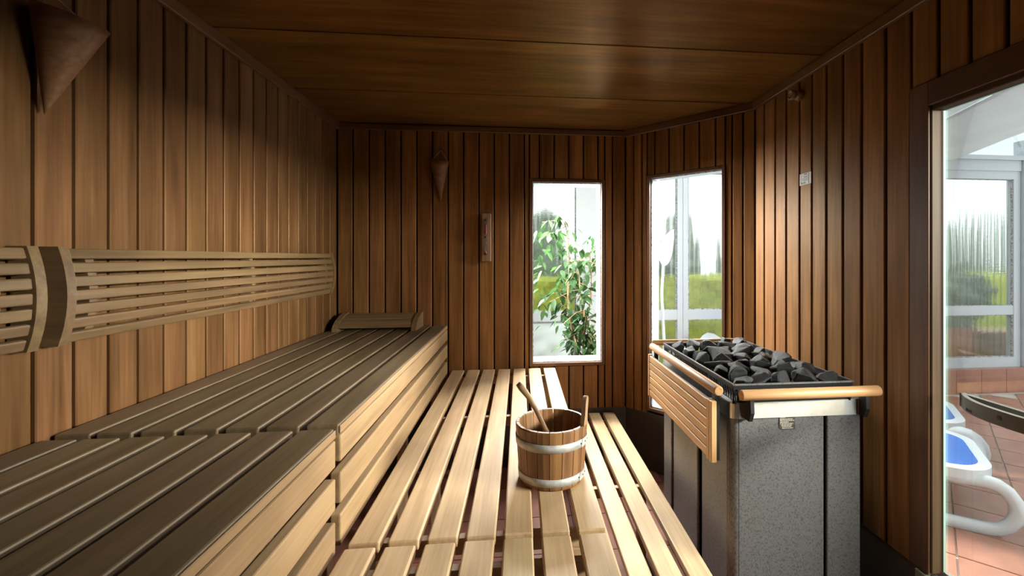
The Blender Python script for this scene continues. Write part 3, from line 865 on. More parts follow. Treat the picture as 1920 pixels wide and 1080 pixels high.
# black brackets carrying the front rail: hooked plates with a pointed lower end
for bx in (.771, 1.188):
    p = [(bx, HY0-.007, .925), (bx, 1.428, .926), (bx, 1.424, .880), (bx, 1.438, .848), (bx, HY0-.007, .848)]
    v, f = prism_geo([Vector(q)-Vector((.006, 0, 0)) for q in p], (.013, 0, 0)); mk('bracket', v, f, M['black'], he)
# straps of the left rail, in front of and behind the slatted guard
for by in (1.462, 2.14):
    v, f = prism_geo([(.655, by, .940), (.674, by, .940), (.674, by, .712), (.655, by, .712)], (0, .020, 0)); mk('strap', v, f, M['black'], he)
for bx in (.74, 1.10):
    v, f = prism_geo([(bx, 2.255, .950), (bx, 2.262, .935), (bx, 2.185, .87), (bx, 2.185, .90)], (.012, 0, 0)); mk('bracket', v, f, M['black'], he)
# slatted guard panel on the left side
gz0, gz1, gy0, gy1 = .714, .915, 1.446, 2.195
nb = 6; ph = (gz1-gz0)/nb
for k in range(nb):
    board('guard_slat', he, M['rail'], (.6445, (gy0+gy1)/2+.008, gz0+ph*(k+.5)), gy1-gy0-.055, ph-.0042, .011, (0, 1, 0), (-1, 0, 0), .0015)
mk('guard_light_block', *(lambda b: (b.v, b.f))(MB().box(.6505, gy0+.03, gz0+.003, .6545, gy1-.004, gz1-.003)), M['black'], he)  # black sheet added to stop light showing through the slat gaps
for (yc, wy) in ((gy0+.010, .020), (gy0+.0325, .022), (gy1-.010, .020)):
    board('guard_stile', he, M['rail'], (.6465, yc, (gz0+gz1)/2), gz1-gz0+.006, wy, .019, (0, 0, 1), (-1, 0, 0), .002)
# printed plate on the front
pl_ = [(.889, HY0-.0005, .851), (.947, HY0-.0005, .851), (.947, HY0-.0005, .806), (.899, HY0-.0005, .806), (.889, HY0-.0005, .814)]
v, f = prism_geo(pl_, (0, -.0012, 0)); plo = mk('printed_plate', v, f, M['plate'], he)
m = MB(); random.seed(3)
for k, (x0, x1) in enumerate(((.892, .912), (.892, .939), (.892, .945), (.892, .924), (.892, .941), (.896, .937), (.898, .934), (.899, .941))):
    z = .8475-k*.0052; x = x0
    while x < x1:
        l = min(random.uniform(.004, .011), x1-x); m.box(x, HY0-.0022, z-.0011, x+l-.0008, HY0-.0016, z+.0011); x += l+.0006
m.build('print', M['plate_ink'], plo)

# ------------------------------------------------------------------ heater stones
random.seed(21)
def stone_mesh(i):
    rnd = random.Random(100+i)
    bm = bmesh.new()
    ex, ey, ez = rnd.uniform(.88, 1.12), rnd.uniform(.66, .92), rnd.uniform(.50, .74)
    for k in range(13):
        v = Vector((rnd.gauss(0, 1), rnd.gauss(0, 1), rnd.gauss(0, 1))).normalized()*rnd.uniform(.88, 1.08)
        bm.verts.new((v.x*ex, v.y*ey, v.z*ez))
    r = bmesh.ops.convex_hull(bm, input=bm.verts)
    bmesh.ops.delete(bm, geom=list({g_ for g_ in r['geom_interior']+r['geom_unused'] if isinstance(g_, bmesh.types.BMVert)}), context='VERTS')
    bmesh.ops.dissolve_limit(bm, angle_limit=.22, verts=bm.verts, edges=bm.edges)
    bmesh.ops.bevel(bm, geom=list(bm.edges), offset=.055, segments=1, profile=.6, affect='EDGES')
    bmesh.ops.triangulate(bm, faces=bm.faces)
    bmesh.ops.subdivide_edges(bm, edges=[e for e in bm.edges if e.calc_length() > .3], cuts=1, use_grid_fill=True)
    bmesh.ops.triangulate(bm, faces=bm.faces)
    for v in bm.verts:
        d = noise.noise(v.co*2.3+Vector((i*7.1, 0, 0)))*.10+noise.noise(v.co*6+Vector((0, i*3.3, 0)))*.05
        v.co *= 1+d
    me = bpy.data.meshes.new('stone'); bm.to_mesh(me); bm.free(); me.materials.append(M['stone'])
    for p in me.polygons: p.use_smooth = False
    return me
SM = [stone_mesh(i) for i in range(12)]
ORD = ['first', 'second', 'third', 'fourth', 'fifth', 'sixth', 'seventh', 'eighth', 'ninth', 'tenth']
rows = 9
ST = []
for ri in range(rows):
    n_ = 5 if ri % 2 == 0 else 4
    for ci in range(n_):
        fx = (ci+.5)/n_; fy = (ri+.45)/rows
        r = random.uniform(.046, .058) if n_ == 5 else random.uniform(.052, .064)
        x = BX0+.045+(BX1-BX0-.09)*fx+random.uniform(-.008, .008)
        y = BY0+.042+(BY1-BY0-.085)*fy+random.uniform(-.008, .008)
        ST.append([x, y, .957+.022*min(1, min(fx, 1-fx)*3.2, .45+min(fy, 1-fy)*4)+random.uniform(-.008, .014), r, ri, ci])
for it in range(60):
    for a in range(len(ST)):
        for b in range(a):
            A_, B_ = ST[a], ST[b]
            d = Vector((A_[0]-B_[0], A_[1]-B_[1], (A_[2]-B_[2])*1.4)); L_ = max(1e-5, d.length)
            pen = .80*(A_[3]+B_[3])-L_
            if pen > 0:
                m_ = d/L_*pen*.25
                for o_, sg in ((A_, 1), (B_, -1)):
                    o_[0] += m_.x*sg; o_[1] += m_.y*sg; o_[2] += m_.z*sg*.6
    for o_ in ST:
        e_ = o_[3]*.86
        o_[0] = min(max(o_[0], BX0+.006+e_), BX1-.006-e_); o_[1] = min(max(o_[1], BY0+.006+e_), BY1-.006-e_); o_[2] = min(max(o_[2], .942), .968)
for (x, y, z, r, ri, ci) in ST:
        o = bpy.data.objects.new('heater_stone', SM[random.randrange(12)]); COL.objects.link(o)
        o.location = (x, y, z); o.scale = (r, r*random.uniform(.85, 1.1), r*random.uniform(.85, 1.2))
        o.rotation_euler = (random.uniform(-.45, .45), random.uniform(-.45, .45), random.uniform(0, 6.28))
        rn = 'front row' if ri == 0 else ('back row' if ri == rows-1 else ORD[ri]+' row from the front')
        size = 'large' if r > .0575 else ('small' if r < .049 else 'middling')
        tag(o, '%s dark grey heater stone, %s from the left in the %s' % (size, ORD[ci], rn), 'stone', 'dark stones heaped in the heater basket')
# the hidden bed of stones below the top layer
bm = bmesh.new()
for k in range(70):
    me = SM[random.randrange(12)]
    b2 = bmesh.new(); b2.from_mesh(me)
    r = random.uniform(.026, .036)
    bmesh.ops.transform(b2, verts=b2.verts, matrix=Matrix.Translation((random.uniform(BX0+.06, BX1-.06), random.uniform(BY0+.06, BY1-.06), random.uniform(.918, .938))) @ Matrix.Rotation(random.uniform(0, 6), 4, 'Z') @ Matrix.Scale(r, 4))
    tmp = bpy.data.meshes.new('t'); b2.to_mesh(tmp); b2.free(); bm.from_mesh(tmp); bpy.data.meshes.remove(tmp)
o = mk_bm('stone_bed', bm, M['stone'], he); o['kind'] = 'stuff'

# ------------------------------------------------------------------ bucket and ladle
BC = Vector((.106, 1.517, ZL))
bu = thing('bucket', 'round wooden stave bucket with two steel hoops standing on the lower bench', 'bucket', BC)
NS = 18; bh = .190
def brad(z): return .108+(.1226-.108)*z/bh
off_a = math.radians(-27)
for k in range(NS):
    a0, a1 = off_a+2*PI*(k-.5)/NS+.010, off_a+2*PI*(k+.5)/NS-.010
    tall = k == 0
    zs = [.001, bh] 
    vs, fs = [], []
    prof = [(brad(0)-.003, .001), (brad(.01), .008), (brad(bh)-.0015, bh-.003), (brad(bh)-.004, bh), (brad(bh)-.013, bh), (brad(bh)-.015, bh-.004), (brad(0)-.014, .001)]
    m_ = 3
    for (r, z) in prof:
        for j in range(m_):
            a = a0+(a1-a0)*j/(m_-1)
            vs.append((r*math.cos(a), r*math.sin(a), z))
    np_ = len(prof)
    for i in range(np_):
        i2 = (i+1) % np_
        for j in range(m_-1):
            fs.append((i*m_+j, i*m_+j+1, i2*m_+j+1, i2*m_+j))
    fs.append(tuple(i*m_ for i in range(np_))); fs.append(tuple(i*m_+m_-1 for i in range(np_-1, -1, -1)))
    am = (a0+a1)/2
    # local frame of the stave: grain (local X) runs upwards
    Mx = Matrix(((0, 0, 1), (-math.sin(am), math.cos(am), 0), (-math.cos(am), -math.sin(am), 0))).transposed().to_4x4()
    Mi = Mx.inverted()
    o = mk('stave', [Mi @ Vector(p) for p in vs], fs, M['bucket'], bu, local=True); o.matrix_local = Mx
    if tall:
        # the handle stave: a shaped board rising above the rim, rounded at its top
        W_ = [(0.188, .0175), (.200, .0175), (.212, .0150), (.228, .0125), (.262, .0135), (.274, .0120), (.281, .008), (.284, .002)]
        pr = [(z, w_) for z, w_ in W_]
        ri, ro = brad(bh)-.0145, brad(bh)-.001
        vs2 = []
        for (z, w_) in pr:
            lean = (z-.188)*.07
            for (rr, ss) in ((ri, -1), (ro, -1), (ro, 1), (ri, 1)):
                vs2.append(Vector((math.cos(am)*(rr+lean)-math.sin(am)*w_*ss, math.sin(am)*(rr+lean)+math.cos(am)*w_*ss, z)))
        fs2 = [(3, 2, 1, 0)]
        for i in range(len(pr)-1):
            for q in range(4): fs2.append((4*i+q, 4*i+(q+1) % 4, 4*i+4+(q+1) % 4, 4*i+4+q))
        L_ = 4*(len(pr)-1); fs2.append((L_, L_+1, L_+2, L_+3))
        h_ = mk('handle_stave', [Mi @ p for p in vs2], fs2, M['ladle'], bu, local=True); h_.matrix_local = Mx
v, f = lathe_geo([(.0002, .022), (.104, .022), (.104, .014), (.0002, .014)], 36, BC); mk('bottom', v, f, M['bucket'], bu)
for (z0, z1) in ((.1255, .1520), (.0150, .0400)):
    v, f = lathe_geo([(brad(z0)+.0002, z0), (brad(z0)+.0020, z0), (brad(z1)+.0020, z1), (brad(z1)+.0002, z1)], 48, BC)
    hp = mk('hoop', v, f, M['hoop'], bu, True)
    for p in hp.data.polygons: p.use_smooth = True
    # overlap of the band with its rivets, front right
    za, zb = z0-.0005, z1+.0005
    a0, a1 = math.radians(-40), math.radians(-14)
    v, f = lathe_geo([(brad(za)+.0018, za), (brad(za)+.0032, za), (brad(zb)+.0032, zb), (brad(zb)+.0018, zb), (brad(za)+.0018, za)], 6, BC, a0, a1)
    f += [(0, 7, 14, 21), (6, 13, 20, 27)]
    mk('band_overlap', v, f, M['hoop'], hp)
    for a in (-42, -30, -18):
        a = math.radians(a); zc = (z0+z1)/2; rr = brad(zc)
        d = Vector((math.cos(a), math.sin(a), 0)); P_ = BC+Vector((0, 0, zc))
        v, f = tube_geo([P_+d*(rr+.0018), P_+d*(rr+.0046)], .0026, 8); mk('rivet', v, f, M['rivet'], hp)
la = thing('ladle', 'long wooden ladle standing in the bucket, its handle leaning to the left', 'ladle', (.155, 1.46, ZL+.03))
A = Vector((-.006, 1.575, .962)); B = Vector((.082, 1.512, .828)); Cc = Vector((.140, 1.468, .722))
pts = [A, A*.86+B*.14+Vector((-.001, 0, .006)), A*.6+B*.4+Vector((.004, 0, .008)), A*.3+B*.7+Vector((.004, 0, .004)), B, Cc]
side = Vector((.75, .3, .55)).normalized()
v, f = tube_geo(pts, [.0105, .0125, .0095, .0082, .0085, .0085], 10, True, ry=.0055, up0=(-.35, -.85, .3))
ax_ = (B-A).normalized(); n_ = Vector((0, 0, 1)); n_ = (n_-ax_*n_.dot(ax_)).normalized(); b_ = n_.cross(ax_)
Mx = Matrix((ax_, b_, n_)).transposed().to_4x4(); Mi = Mx.inverted()
o = mk('handle', [Mi @ (p-A) for p in v], f, M['ladle'], la, True, local=True); Mx.translation = A-world_loc(la); o.matrix_local = Mx
v, f = lathe_geo([(.0003, -.016), (.016, -.013), (.024, -.004), (.027, .012), (.024, .012), (.020, -.001), (.0003, -.010)], 20, (.143, 1.464, .706))
mk('bowl', v, f, M['ladle'], la, True)

# ------------------------------------------------------------------ conservatory: glazed wall, curb, roof, awning
YG = 4.2
cb = struct(MB().box(-2.0, YG-.090, -.02, 6.9, YG+.06, .252).build('wall_curb', M['grout']))
ft = MB().box(-.1400, -.006, -.118, .1400, .006, .118)
fme = bpy.data.meshes.new('curb_tile'); fme.from_pydata(ft.v, [], ft.f); fme.materials.append(M['tile'])
tme = bpy.data.meshes.new('cap_tile'); tb2 = MB().box(-.1400, -.075, -.006, .1400, .075, .006); tme.from_pydata(tb2.v, [], tb2.f); tme.materials.append(M['tile'])
for k in range(-5, 17):
    x = 1.54+.2845*k+.142
    o = bpy.data.objects.new('tile', fme); link(o, cb); o.location = (x, YG-.0935, .134)
    o = bpy.data.objects.new('tile', tme); link(o, cb); o.location = (x, YG-.025, .256)
def glazing(idx, x0, x1, z0=.262, z1=2.41, fr=.075, gz0=.365, gtop=2.215, tr0=.805, tr1=.900, low=None):
    root = sroot('window_%d' % idx, ((x0+x1)/2, YG, z0))
    y0, y1 = YG-.03, YG+.04
    m = MB(); m.box(x0, y0, z0, x1, y1, gz0); m.build('bottom_rail', M['white'], root)
    m = MB(); m.box(x0, y0, gtop, x1, y1, z1); m.box(x0, y0-.012, gtop+.085, x1, y0, z1); m.build('top_rail', M['white'], root)
    for (a, b) in ((x0, x0+fr), (x1-fr, x1)):
        m = MB(); m.box(a, y0, gz0, b, y1, gtop); m.build('side_rail', M['white'], root)
    m = MB(); m.box(x0+fr, y0+.004, tr0, x1-fr, y1-.004, tr1); m.build('transom', M['white'], root)
    a, b = x0+fr, x1-fr
    sl = MB()
    for (za, zb) in ((gz0, tr0), (tr1, gtop)):
        t = .010
        sl.box(a, y0+.010, za, a+t, y0+.022, zb); sl.box(b-t, y0+.010, za, b, y0+.022, zb)
        sl.box(a, y0+.010, za, b, y0+.022, za+t*.7); sl.box(a, y0+.010, zb-t*.7, b, y0+.022, zb)
    sl.build('seal', M['gasket'], root)
    for (za, zb, mt) in ((gz0, tr0, low or M['rib']), (tr1, gtop, M['rib'])):
        m = MB(); m.box(a+.004, YG+.002, za+.004, b-.004, YG+.010, zb-.004); m.build('pane', mt, root)
    return root
M['frost'] = plain('frosted_white_panel', (.62, .70, .70), .5)
glazing(3, -1.6, .600, fr=.080, low=M['frost'])
glazing(4, .605, 1.553, fr=.053)
glazing(5, 1.556, 3.30, fr=.050)
glazing(6, 3.305, 5.20, fr=.078)
struct(MB().box(.52, YG-.05, .262, .728, YG-.031, 2.41).build('trim_5', M['white']))
struct(MB().box(5.205, YG-.06, .262, 7.0, YG+.04, 2.62).build('wall_side', M['white']))
# far ends of the conservatory, outside the frame
# sloping glass roof: eaves bar, rafters, panes
rf = sroot('ceiling_glazing', (3.2, YG, 2.42))
def roofz(y): return 2.44+(YG-y)*.16
MB().box(-2.0, YG-.07, 2.41, 5.3, YG+.05, 2.455).build('eaves_bar', M['white'], rf)
for x in (-1.2, .62, 1.55, 2.50, 3.45, 4.42, 5.28):
    MB().add([(x-.03, YG, roofz(YG)), (x+.03, YG, roofz(YG)), (x+.03, 1.3 if x > 1.5 else 3.3, roofz(1.3 if x > 1.5 else 3.3)), (x-.03, 1.3 if x > 1.5 else 3.3, roofz(1.3 if x > 1.5 else 3.3)),
              (x-.03, YG, roofz(YG)+.06), (x+.03, YG, roofz(YG)+.06), (x+.03, 1.3 if x > 1.5 else 3.3, roofz(1.3 if x > 1.5 else 3.3)+.06), (x-.03, 1.3 if x > 1.5 else 3.3, roofz(1.3 if x > 1.5 else 3.3)+.06)], BOX_F).build('rafter', M['white'], rf)
for (x0, x1, yy0) in ((1.58, 2.47, 1.3), (2.53, 3.42, 1.3), (3.48, 4.39, 1.3), (4.45, 5.25, 1.3)):
    MB().add([(x0, YG, roofz(YG)+.03), (x1, YG, roofz(YG)+.03), (x1, yy0, roofz(yy0)+.03), (x0, yy0, roofz(yy0)+.03),
              (x0, YG, roofz(YG)+.038), (x1, YG, roofz(YG)+.038), (x1, yy0, roofz(yy0)+.038), (x0, yy0, roofz(yy0)+.038)], BOX_F).build('pane', M['roofglass'], rf)
# sagging fabric sun sail below the roof, hung in strips
aw = thing('sun_sail', 'pale grey fabric sun sail sagging under the glass roof, seen through the door', 'sun sail', (3.3, 2.8, 2.45))
def sail(x0, x1, ya, yb, sag, zoff):
    nx, ny = 28, 24; vs, fs = [], []
    for i in range(nx+1):
        for j in range(ny+1):
            t, q = i/nx, j/ny
            x = x0+(x1-x0)*t; y = ya+(yb-ya)*q
            z = roofz(y)-.05+zoff-sag*math.sin(PI*t)*(.7+.3*math.sin(q*7+x0))
            z += .010*math.sin(t*26+q*9)*math.sin(PI*t)+.008*noise.noise(Vector((x*3, y*3, 1)))
            vs.append((x, y, z))
    for i in range(nx):
        for j in range(ny):
            a = i*(ny+1)+j; fs.append((a, a+1, a+ny+2, a+ny+1))
    n0 = len(vs); vs += [(x, y, z+.003) for x, y, z in vs]
    fs += [(a+n0, d+n0, c_+n0, b+n0) for a, b, c_, d in fs]
    return mk('fabric_strip', vs, fs, M['fabric'], aw, True)
sail(1.60, 2.49, 1.35, 4.05, .13, 0); sail(2.51, 3.44, 1.35, 4.08, .14, 0); sail(3.46, 4.40, 1.35, 4.12, .13, 0)
for x in (2.5, 3.45):
    v, f = tube_geo([(x, 1.35, roofz(1.35)-.06), (x, 4.1, roofz(4.1)-.06)], .012, 8); mk('hem_rod', v, f, M['fabric'], aw)
for y in (2.6, 2.75):
    v, f = tube_geo([(1.6, y, roofz(y)-.075), (4.4, y+.3, roofz(y)-.075)], .004, 6); mk('guide_wire', v, f, M['hoop'], aw)

# ------------------------------------------------------------------ potted fig tree behind the small window
random.seed(5)
FT = Vector((.50, 3.72, 0))
fg = thing('fig_tree', 'leafy weeping fig in a pot behind the small window of the back wall', 'potted tree', FT)
v, f = lathe_geo([(.0005, .0), (.10, .0), (.135, .26), (.15, .26), (.15, .30), (.128, .30), (.120, .26), (.0005, .25)], 28, FT); mk('pot', v, f, M['white'], fg)
v, f = lathe_geo([(.0005, .262), (.118, .262)], 20, FT); mk('soil', v, f, M['soil'], fg)
stems = []
for (dx, dy, ph, top, bend) in ((-.02, .0, 0., (.37, 3.70, 1.66), .03), (.03, .02, 1.7, (.60, 3.74, 1.50), .03), (.0, -.03, 3.1, (.50, 3.68, 1.45), .035)):
    p0 = FT+Vector((dx, dy, .26)); p1 = Vector(top); pts = []
    for k in range(15):
        t = k/14
        p = p0.lerp(p1, t)+Vector((math.sin(t*9+ph)*bend*(1-t*.4), math.cos(t*8+ph)*bend*.8, 0))
        pts.append(p)
    v, f = tube_geo(pts, [.012-.008*k/14 for k in range(15)], 8); mk('stem', v, f, M['stem'], fg, True)
    stems.append(pts)
def leaf_mesh():
    L, Wd = 1.0, .42
    prof = [(0, 0), (.12, .62), (.32, 1.0), (.55, .88), (.78, .48), (.92, .16), (1.0, 0)]
    vs, fs = [], []
    for (t, w_) in prof:
        z = -.12*t*t
        vs += [(t*L, -w_*Wd/2*1.0, z+.10*w_*.5), (t*L, 0, z), (t*L, w_*Wd/2, z+.10*w_*.5)]
    for i in range(len(prof)-1):
        fs += [(3*i, 3*i+3, 3*i+4, 3*i+1), (3*i+1, 3*i+4, 3*i+5, 3*i+2)]
    me = bpy.data.meshes.new('leaf'); me.from_pydata(vs, [], fs); me.validate(); me.materials.append(M['leaf'])
    for p in me.polygons: p.use_smooth = True
    return me
LM = leaf_mesh()
nl = 0
def outline(z):     # half width of the crown about its centre line, by height
    if z > 1.60: return .30, .13
    if z > 1.35: return .42, .34
    if z > .95: return .42, .32
    if z > .75: return .50, .24
    return .55, .17
while nl < 56:
    sp = random.choice(stems); base = sp[random.randrange(5, 15)]
    cx_, hw = outline(base.z)
    tgt = Vector((cx_+random.uniform(-hw, hw), FT.y+random.uniform(-.22, .22), base.z+random.uniform(-.12, .14)))
    if nl < 16: tgt = Vector((random.uniform(.36, .68), FT.y+random.uniform(-.18, .16), random.uniform(.58, .95))); base = sp[random.randrange(3, 8)]
    if nl in (17, 18): base = stems[0][14]; tgt = Vector((.30+.05*(nl-17), 3.70, 1.74-.03*(nl-17)))
    mid = (base+tgt)/2+Vector((0, 0, .03))
    v, f = tube_geo([base, mid, tgt], [.0035, .0025, .0015], 5); mk('twig', v, f, M['stem'], fg)
    for q in range(5):
        t = .35+.65*(q+random.uniform(0, .6))/5
        p = base.lerp(tgt, t)+Vector((0, 0, .03*math.sin(PI*t)))
        o = bpy.data.objects.new('leaf', LM); link(o, fg)
        o.location = p-FT
        s_ = random.uniform(.078, .118); o.scale = (s_, s_, s_)
        o.rotation_euler = (random.uniform(-.6, .6), random.uniform(.25, 1.15), random.uniform(0, 2*PI))
    nl += 1
bm = bmesh.new(); lv = LM
for k in range(300):
    zz = random.uniform(.55, 1.64); cx_, hw = outline(zz)
    p = Vector((cx_+random.gauss(0, .55)*hw, FT.y+random.gauss(0, .12), zz))
    s_ = random.uniform(.07, .105)
    Mx = Matrix.Translation(p) @ (Matrix.Rotation(random.uniform(0, 2*PI), 4, 'Z') @ Matrix.Rotation(random.uniform(.2, 1.2), 4, 'Y') @ Matrix.Rotation(random.uniform(-.6, .6), 4, 'X')) @ Matrix.Scale(s_, 4)
    n0 = len(bm.verts)
    vv = [bm.verts.new(Mx @ q.co) for q in lv.vertices]
    for pq in lv.polygons: bm.faces.new([vv[i] for i in pq.vertices])
mk_bm('inner_foliage', bm, M['leaf'], fg, True)['kind'] = 'stuff'

# ------------------------------------------------------------------ sun loungers
def make_lounger(label, loc, rot, back=38):
    r = thing('sun_lounger', label, 'sun lounger', (0, 0, 0), 'white and blue sun loungers in the conservatory')
    hw = .32; zt_ = .315
    # deck ring with rounded foot end: foot at x=0, head towards +x
    def outl(w_, r_, x0):
        p = [(1.25, -w_), ]
        for k in range(9):
            a = -PI/2-PI/2*k/8; p.append((x0+r_+r_*math.cos(a)*1.0, -w_+r_+r_*math.sin(a)))
        for k in range(9):
            a = PI-PI/2*k/8; p.append((x0+r_+r_*math.cos(a), w_-r_+r_*math.sin(a)))
        p.append((1.25, w_)); return p
    po = outl(hw, .16, 0.0); pi_ = outl(hw-.045, .13, .05)
    n = len(po); vs = [(x, y, zt_) for x, y in po]+[(x, y, zt_+.004) for x, y in pi_]+[(x, y, zt_-.05) for x, y in po]+[(x, y, zt_-.05) for x, y in pi_]
    fs = []
    for k in range(n-1):
        fs += [(k, k+1, n+k+1, n+k), (2*n+k+1, 2*n+k, 3*n+k, 3*n+k+1), (k+1, k, 2*n+k, 2*n+k+1), (n+k, n+k+1, 3*n+k+1, 3*n+k)]
    mk('frame', vs, fs, M['white'], r)
    vs = [(x, y, zt_+.001-.012*math.sin(min(1, max(0, (x-.05)/1.2))*PI)) for x, y in pi_]
    n2 = len(vs); vs += [(x, y, z-.006) for x, y, z in vs]
    fs = [tuple(range(n2-1, -1, -1)), tuple(range(n2, 2*n2))]+[(i, (i+1) % n2, n2+(i+1) % n2, n2+i) for i in range(n2)]
    mk('sling', vs, fs, M['blue'], r)
    for sy in (-1, 1):
        pts = []; bx = 0.0 if sy > 0 else .48
        y = sy*(hw-.03)
        pts.append((.34, y, zt_-.03)); pts.append((.16, y, zt_-.055))
        for k in range(9):
            a = PI/2+PI*k/8
            pts.append((.05+.12*math.cos(a), y, .145+.120*math.sin(a)))
        pts += [(.22, y, .024), (.42, y, .032), (.60, y, .075), (.70, y, .15), (.74, y, zt_-.04)]
        v, f = tube_geo([(p[0]+bx, p[1], p[2]) for p in pts], .024, 10, True, ry=.034, up0=(0, 0, 1)); mk('sled_leg', v, f, M['white'], r, True)
        v, f = tube_geo([(1.22, y, zt_-.04), (1.45, y, .15), (1.62, y, .024)], .024, 8); mk('rear_leg', v, f, M['white'], r, True)
        MB().obox((.24+bx, y, .006), .10, .035, .012, (1, 0, 0), (0, 0, 1)).build('foot_pad', M['rivet'], r)
    ca, sa = math.cos(math.radians(back)), math.sin(math.radians(back))
    bp = [(0, -hw+.02), (.50, -hw+.04), (.62, -hw+.12), (.66, -.08), (.66, .08), (.62, hw-.12), (.50, hw-.04), (0, hw-.02)]
    q = [Vector((1.24+x*ca, y, zt_-.01+x*sa)) for x, y in bp]
    nrm = Vector((-sa, 0, ca))
    v, f = prism_geo([p-nrm*.035 for p in q], nrm*.035); bk_ = mk('backrest', v, f, M['white'], r)
    bi = [(.03, -hw+.06), (.48, -hw+.08), (.57, -.12), (.57, .12), (.48, hw-.08), (.03, hw-.06)]
    q = [Vector((1.24+x*ca, y, zt_-.01+x*sa)) for x, y in bi]
    v, f = prism_geo(q, nrm*.004); mk('back_sling', v, f, M['blue'], bk_)
    r.location = loc; r.rotation_euler = (0, 0, rot)
    return r
LD = math.atan2(.6, -.8)
make_lounger('white plastic sun lounger with blue sling and looped leg, nearest through the door', (2.562, 2.246, 0), LD)
make_lounger('second white and blue sun lounger, behind the nearest one, mostly hidden', (3.07, 2.85, 0), LD)

# white leaf-shaped paddle lamp standing in the passage
lp = thing('leaf_lamp', 'white leaf shaped paddle on a thin stem, seen through the corner window', 'lamp', (1.20, 3.62, 0))
def leaf_pts(y, sgn):
    return None
vs, fs = [], []
N_ = 14
for k in range(N_+1):
    t = k/N_
    wd_ = .062*math.sin(PI*min(1, t**.8))**.75 if 0 < t < 1 else .002
    cxx = 1.185+.085*t+.0*t; z = 1.33+.30*t
    for (s_, d) in ((-1, 0), (-.5, -.014), (0, -.02), (.5, -.014), (1, 0)):
        vs.append((cxx+wd_*s_*.9-.02*math.sin(PI*t), 3.62+d+.01, z-wd_*s_*.45))
for k in range(N_):
    for j in range(4): fs.append((5*k+j, 5*k+j+1, 5*k+5+j+1, 5*k+5+j))
n0 = len(vs); vs += [(x, y+.012, z) for x, y, z in vs]; fs += [(a+n0, d+n0, c_+n0, b+n0) for a, b, c_, d in fs]
mk('leaf_shade', vs, fs, M['white'], lp, True)
v, f = tube_geo([(1.20, 3.63, .02), (1.195, 3.63, .6), (1.17, 3.63, 1.1), (1.185, 3.63, 1.35)], [.014, .013, .012, .010], 10); mk('stem', v, f, M['white'], lp, True)
v, f = lathe_geo([(.0005, .02), (.10, .02), (.11, .012), (.11, 0), (.0005, 0)], 28, (1.20, 3.63, 0)); mk('base', v, f, M['white'], lp)

# ------------------------------------------------------------------ garden beyond the ribbed glass
gd = struct(MB().box(-14, 4.27, -.25, 22, 26, -.15).build('ground', M['lawn']))
def bumpy(name, x0, x1, y0, y1, z0, z1, mat, amp, res=.12, parent=None):
    bm = bmesh.new()
    nx, nz, ny = max(2, int((x1-x0)/res)), max(2, int((z1-z0)/res)), max(2, int((y1-y0)/res))
    def surf(P, nu, nv):
        g_ = [[bm.verts.new(P(i/nu, j/nv)) for j in range(nv+1)] for i in range(nu+1)]
        for i in range(nu):
            for j in range(nv): bm.faces.new((g_[i][j], g_[i+1][j], g_[i+1][j+1], g_[i][j+1]))
    surf(lambda a, b: (x0+(x1-x0)*a, y0, z0+(z1-z0)*b), nx, nz)
    surf(lambda a, b: (x0+(x1-x0)*a, y0+(y1-y0)*b, z1), nx, ny)
    surf(lambda a, b: (x1-(x1-x0)*a, y1, z0+(z1-z0)*b), nx, nz)
    surf(lambda a, b: (x0, y1-(y1-y0)*a, z0+(z1-z0)*b), ny, nz)
    surf(lambda a, b: (x1, y0+(y1-y0)*a, z0+(z1-z0)*b), ny, nz)
    bmesh.ops.remove_doubles(bm, verts=bm.verts, dist=.001)
    for v in bm.verts:
        d = noise.noise_vector(v.co*3.1)*amp+noise.noise_vector(v.co*9)*amp*.6
        v.co += d
    return mk_bm(name, bm, mat, parent)
tag(bumpy('hedge', -5, 12, 6.1, 7.0, -.16, 1.10, M['hedge'], .09), 'long clipped yellow-green hedge in the garden beyond the ribbed glass', 'hedge')
random.seed(11)
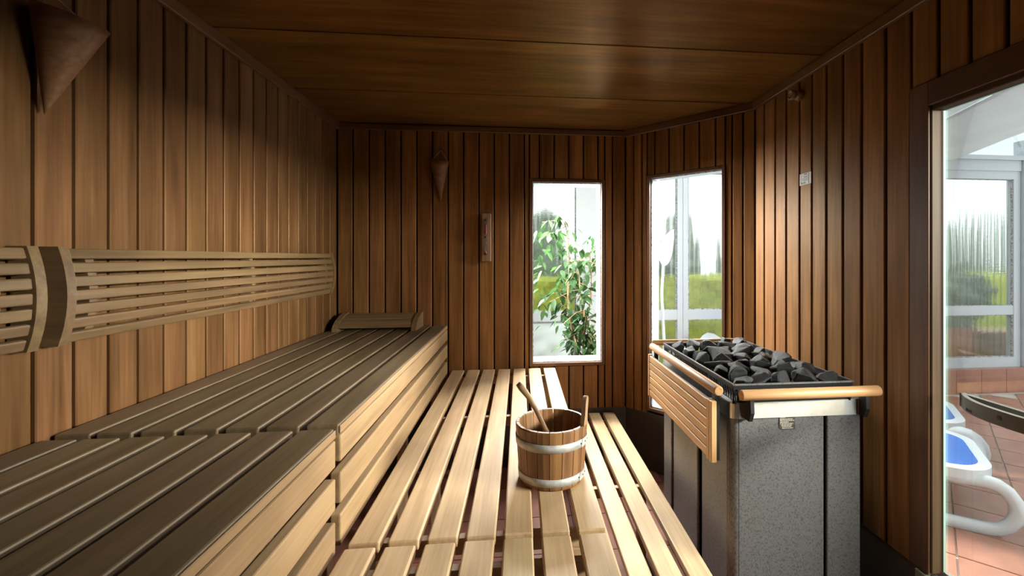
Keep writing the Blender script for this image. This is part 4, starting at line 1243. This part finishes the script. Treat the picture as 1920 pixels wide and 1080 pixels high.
for k in range(10):
    x = -2.2+k*1.36+random.uniform(-.04, .04); y = 8.6+random.uniform(-.3, .4); h = random.uniform(2.3, 2.65)
    t = thing('conifer', 'pale blurred conifer beyond the hedge, %s from the left of the row' % ORD[k], 'tree', (x, y, -.15), 'conifers beyond the hedge')
    prof = [(.0005, .15)]+[(max(.02, (.55+.04*math.sin(i*2.1))*(1-i/14)**.33), .2+(h-.2)*i/14) for i in range(14)]+[(.0005, h)]
    v, f = lathe_geo(prof, 18, (x, y, -.15))
    v = [Vector(p)+noise.noise_vector(Vector(p)*4)*.08 for p in v]
    mk('crown', v, f, M['conifer'], t)
    v, f = tube_geo([(x, y, -.16), (x, y, .3)], .08, 8); mk('trunk', v, f, M['stem'], t)
# potted shrub and wooden planter behind the door-side window
ps = thing('potted_shrub', 'bushy green shrub in a terracotta pot just outside the window seen through the door', 'shrub', (5.05, 4.75, -.15))
v, f = lathe_geo([(.0005, 0), (.13, 0), (.18, .34), (.20, .34), (.20, .40), (.17, .40), (.16, .34), (.0005, .33)], 26, (5.05, 4.75, -.15)); v = [Vector(p)+Vector((0, 0, .35)) for p in v]
mk('pot', v, f, M['pot'], ps)
mk('stand', *(lambda b: (b.v, b.f))(MB().box(4.87, 4.57, -.15, 5.23, 4.93, .20)), M['beam'], ps)
bm = bmesh.new(); bmesh.ops.create_icosphere(bm, subdivisions=4, radius=1)
for v_ in bm.verts:
    d = 1+noise.noise(v_.co*2.2)*.3+noise.noise(v_.co*6)*.25
    v_.co = Vector((v_.co.x*.36*d+5.05, v_.co.y*.30*d+4.78, v_.co.z*.36*d+.92))
mk_bm('foliage', bm, M['conifer'], ps)
pb = thing('planter_box', 'brown wooden planter box outside, right of the potted shrub', 'planter', (5.75, 4.85, -.15))
for k in range(4):
    board('plank', pb, M['beam'], (5.75, 4.68, -.02+.16*k), .70, .15, .03, (1, 0, 0), (0, -1, 0), .003)
MB().box(5.40, 4.70, -.15, 6.10, 5.05, .52).build('box', M['beam'], pb)
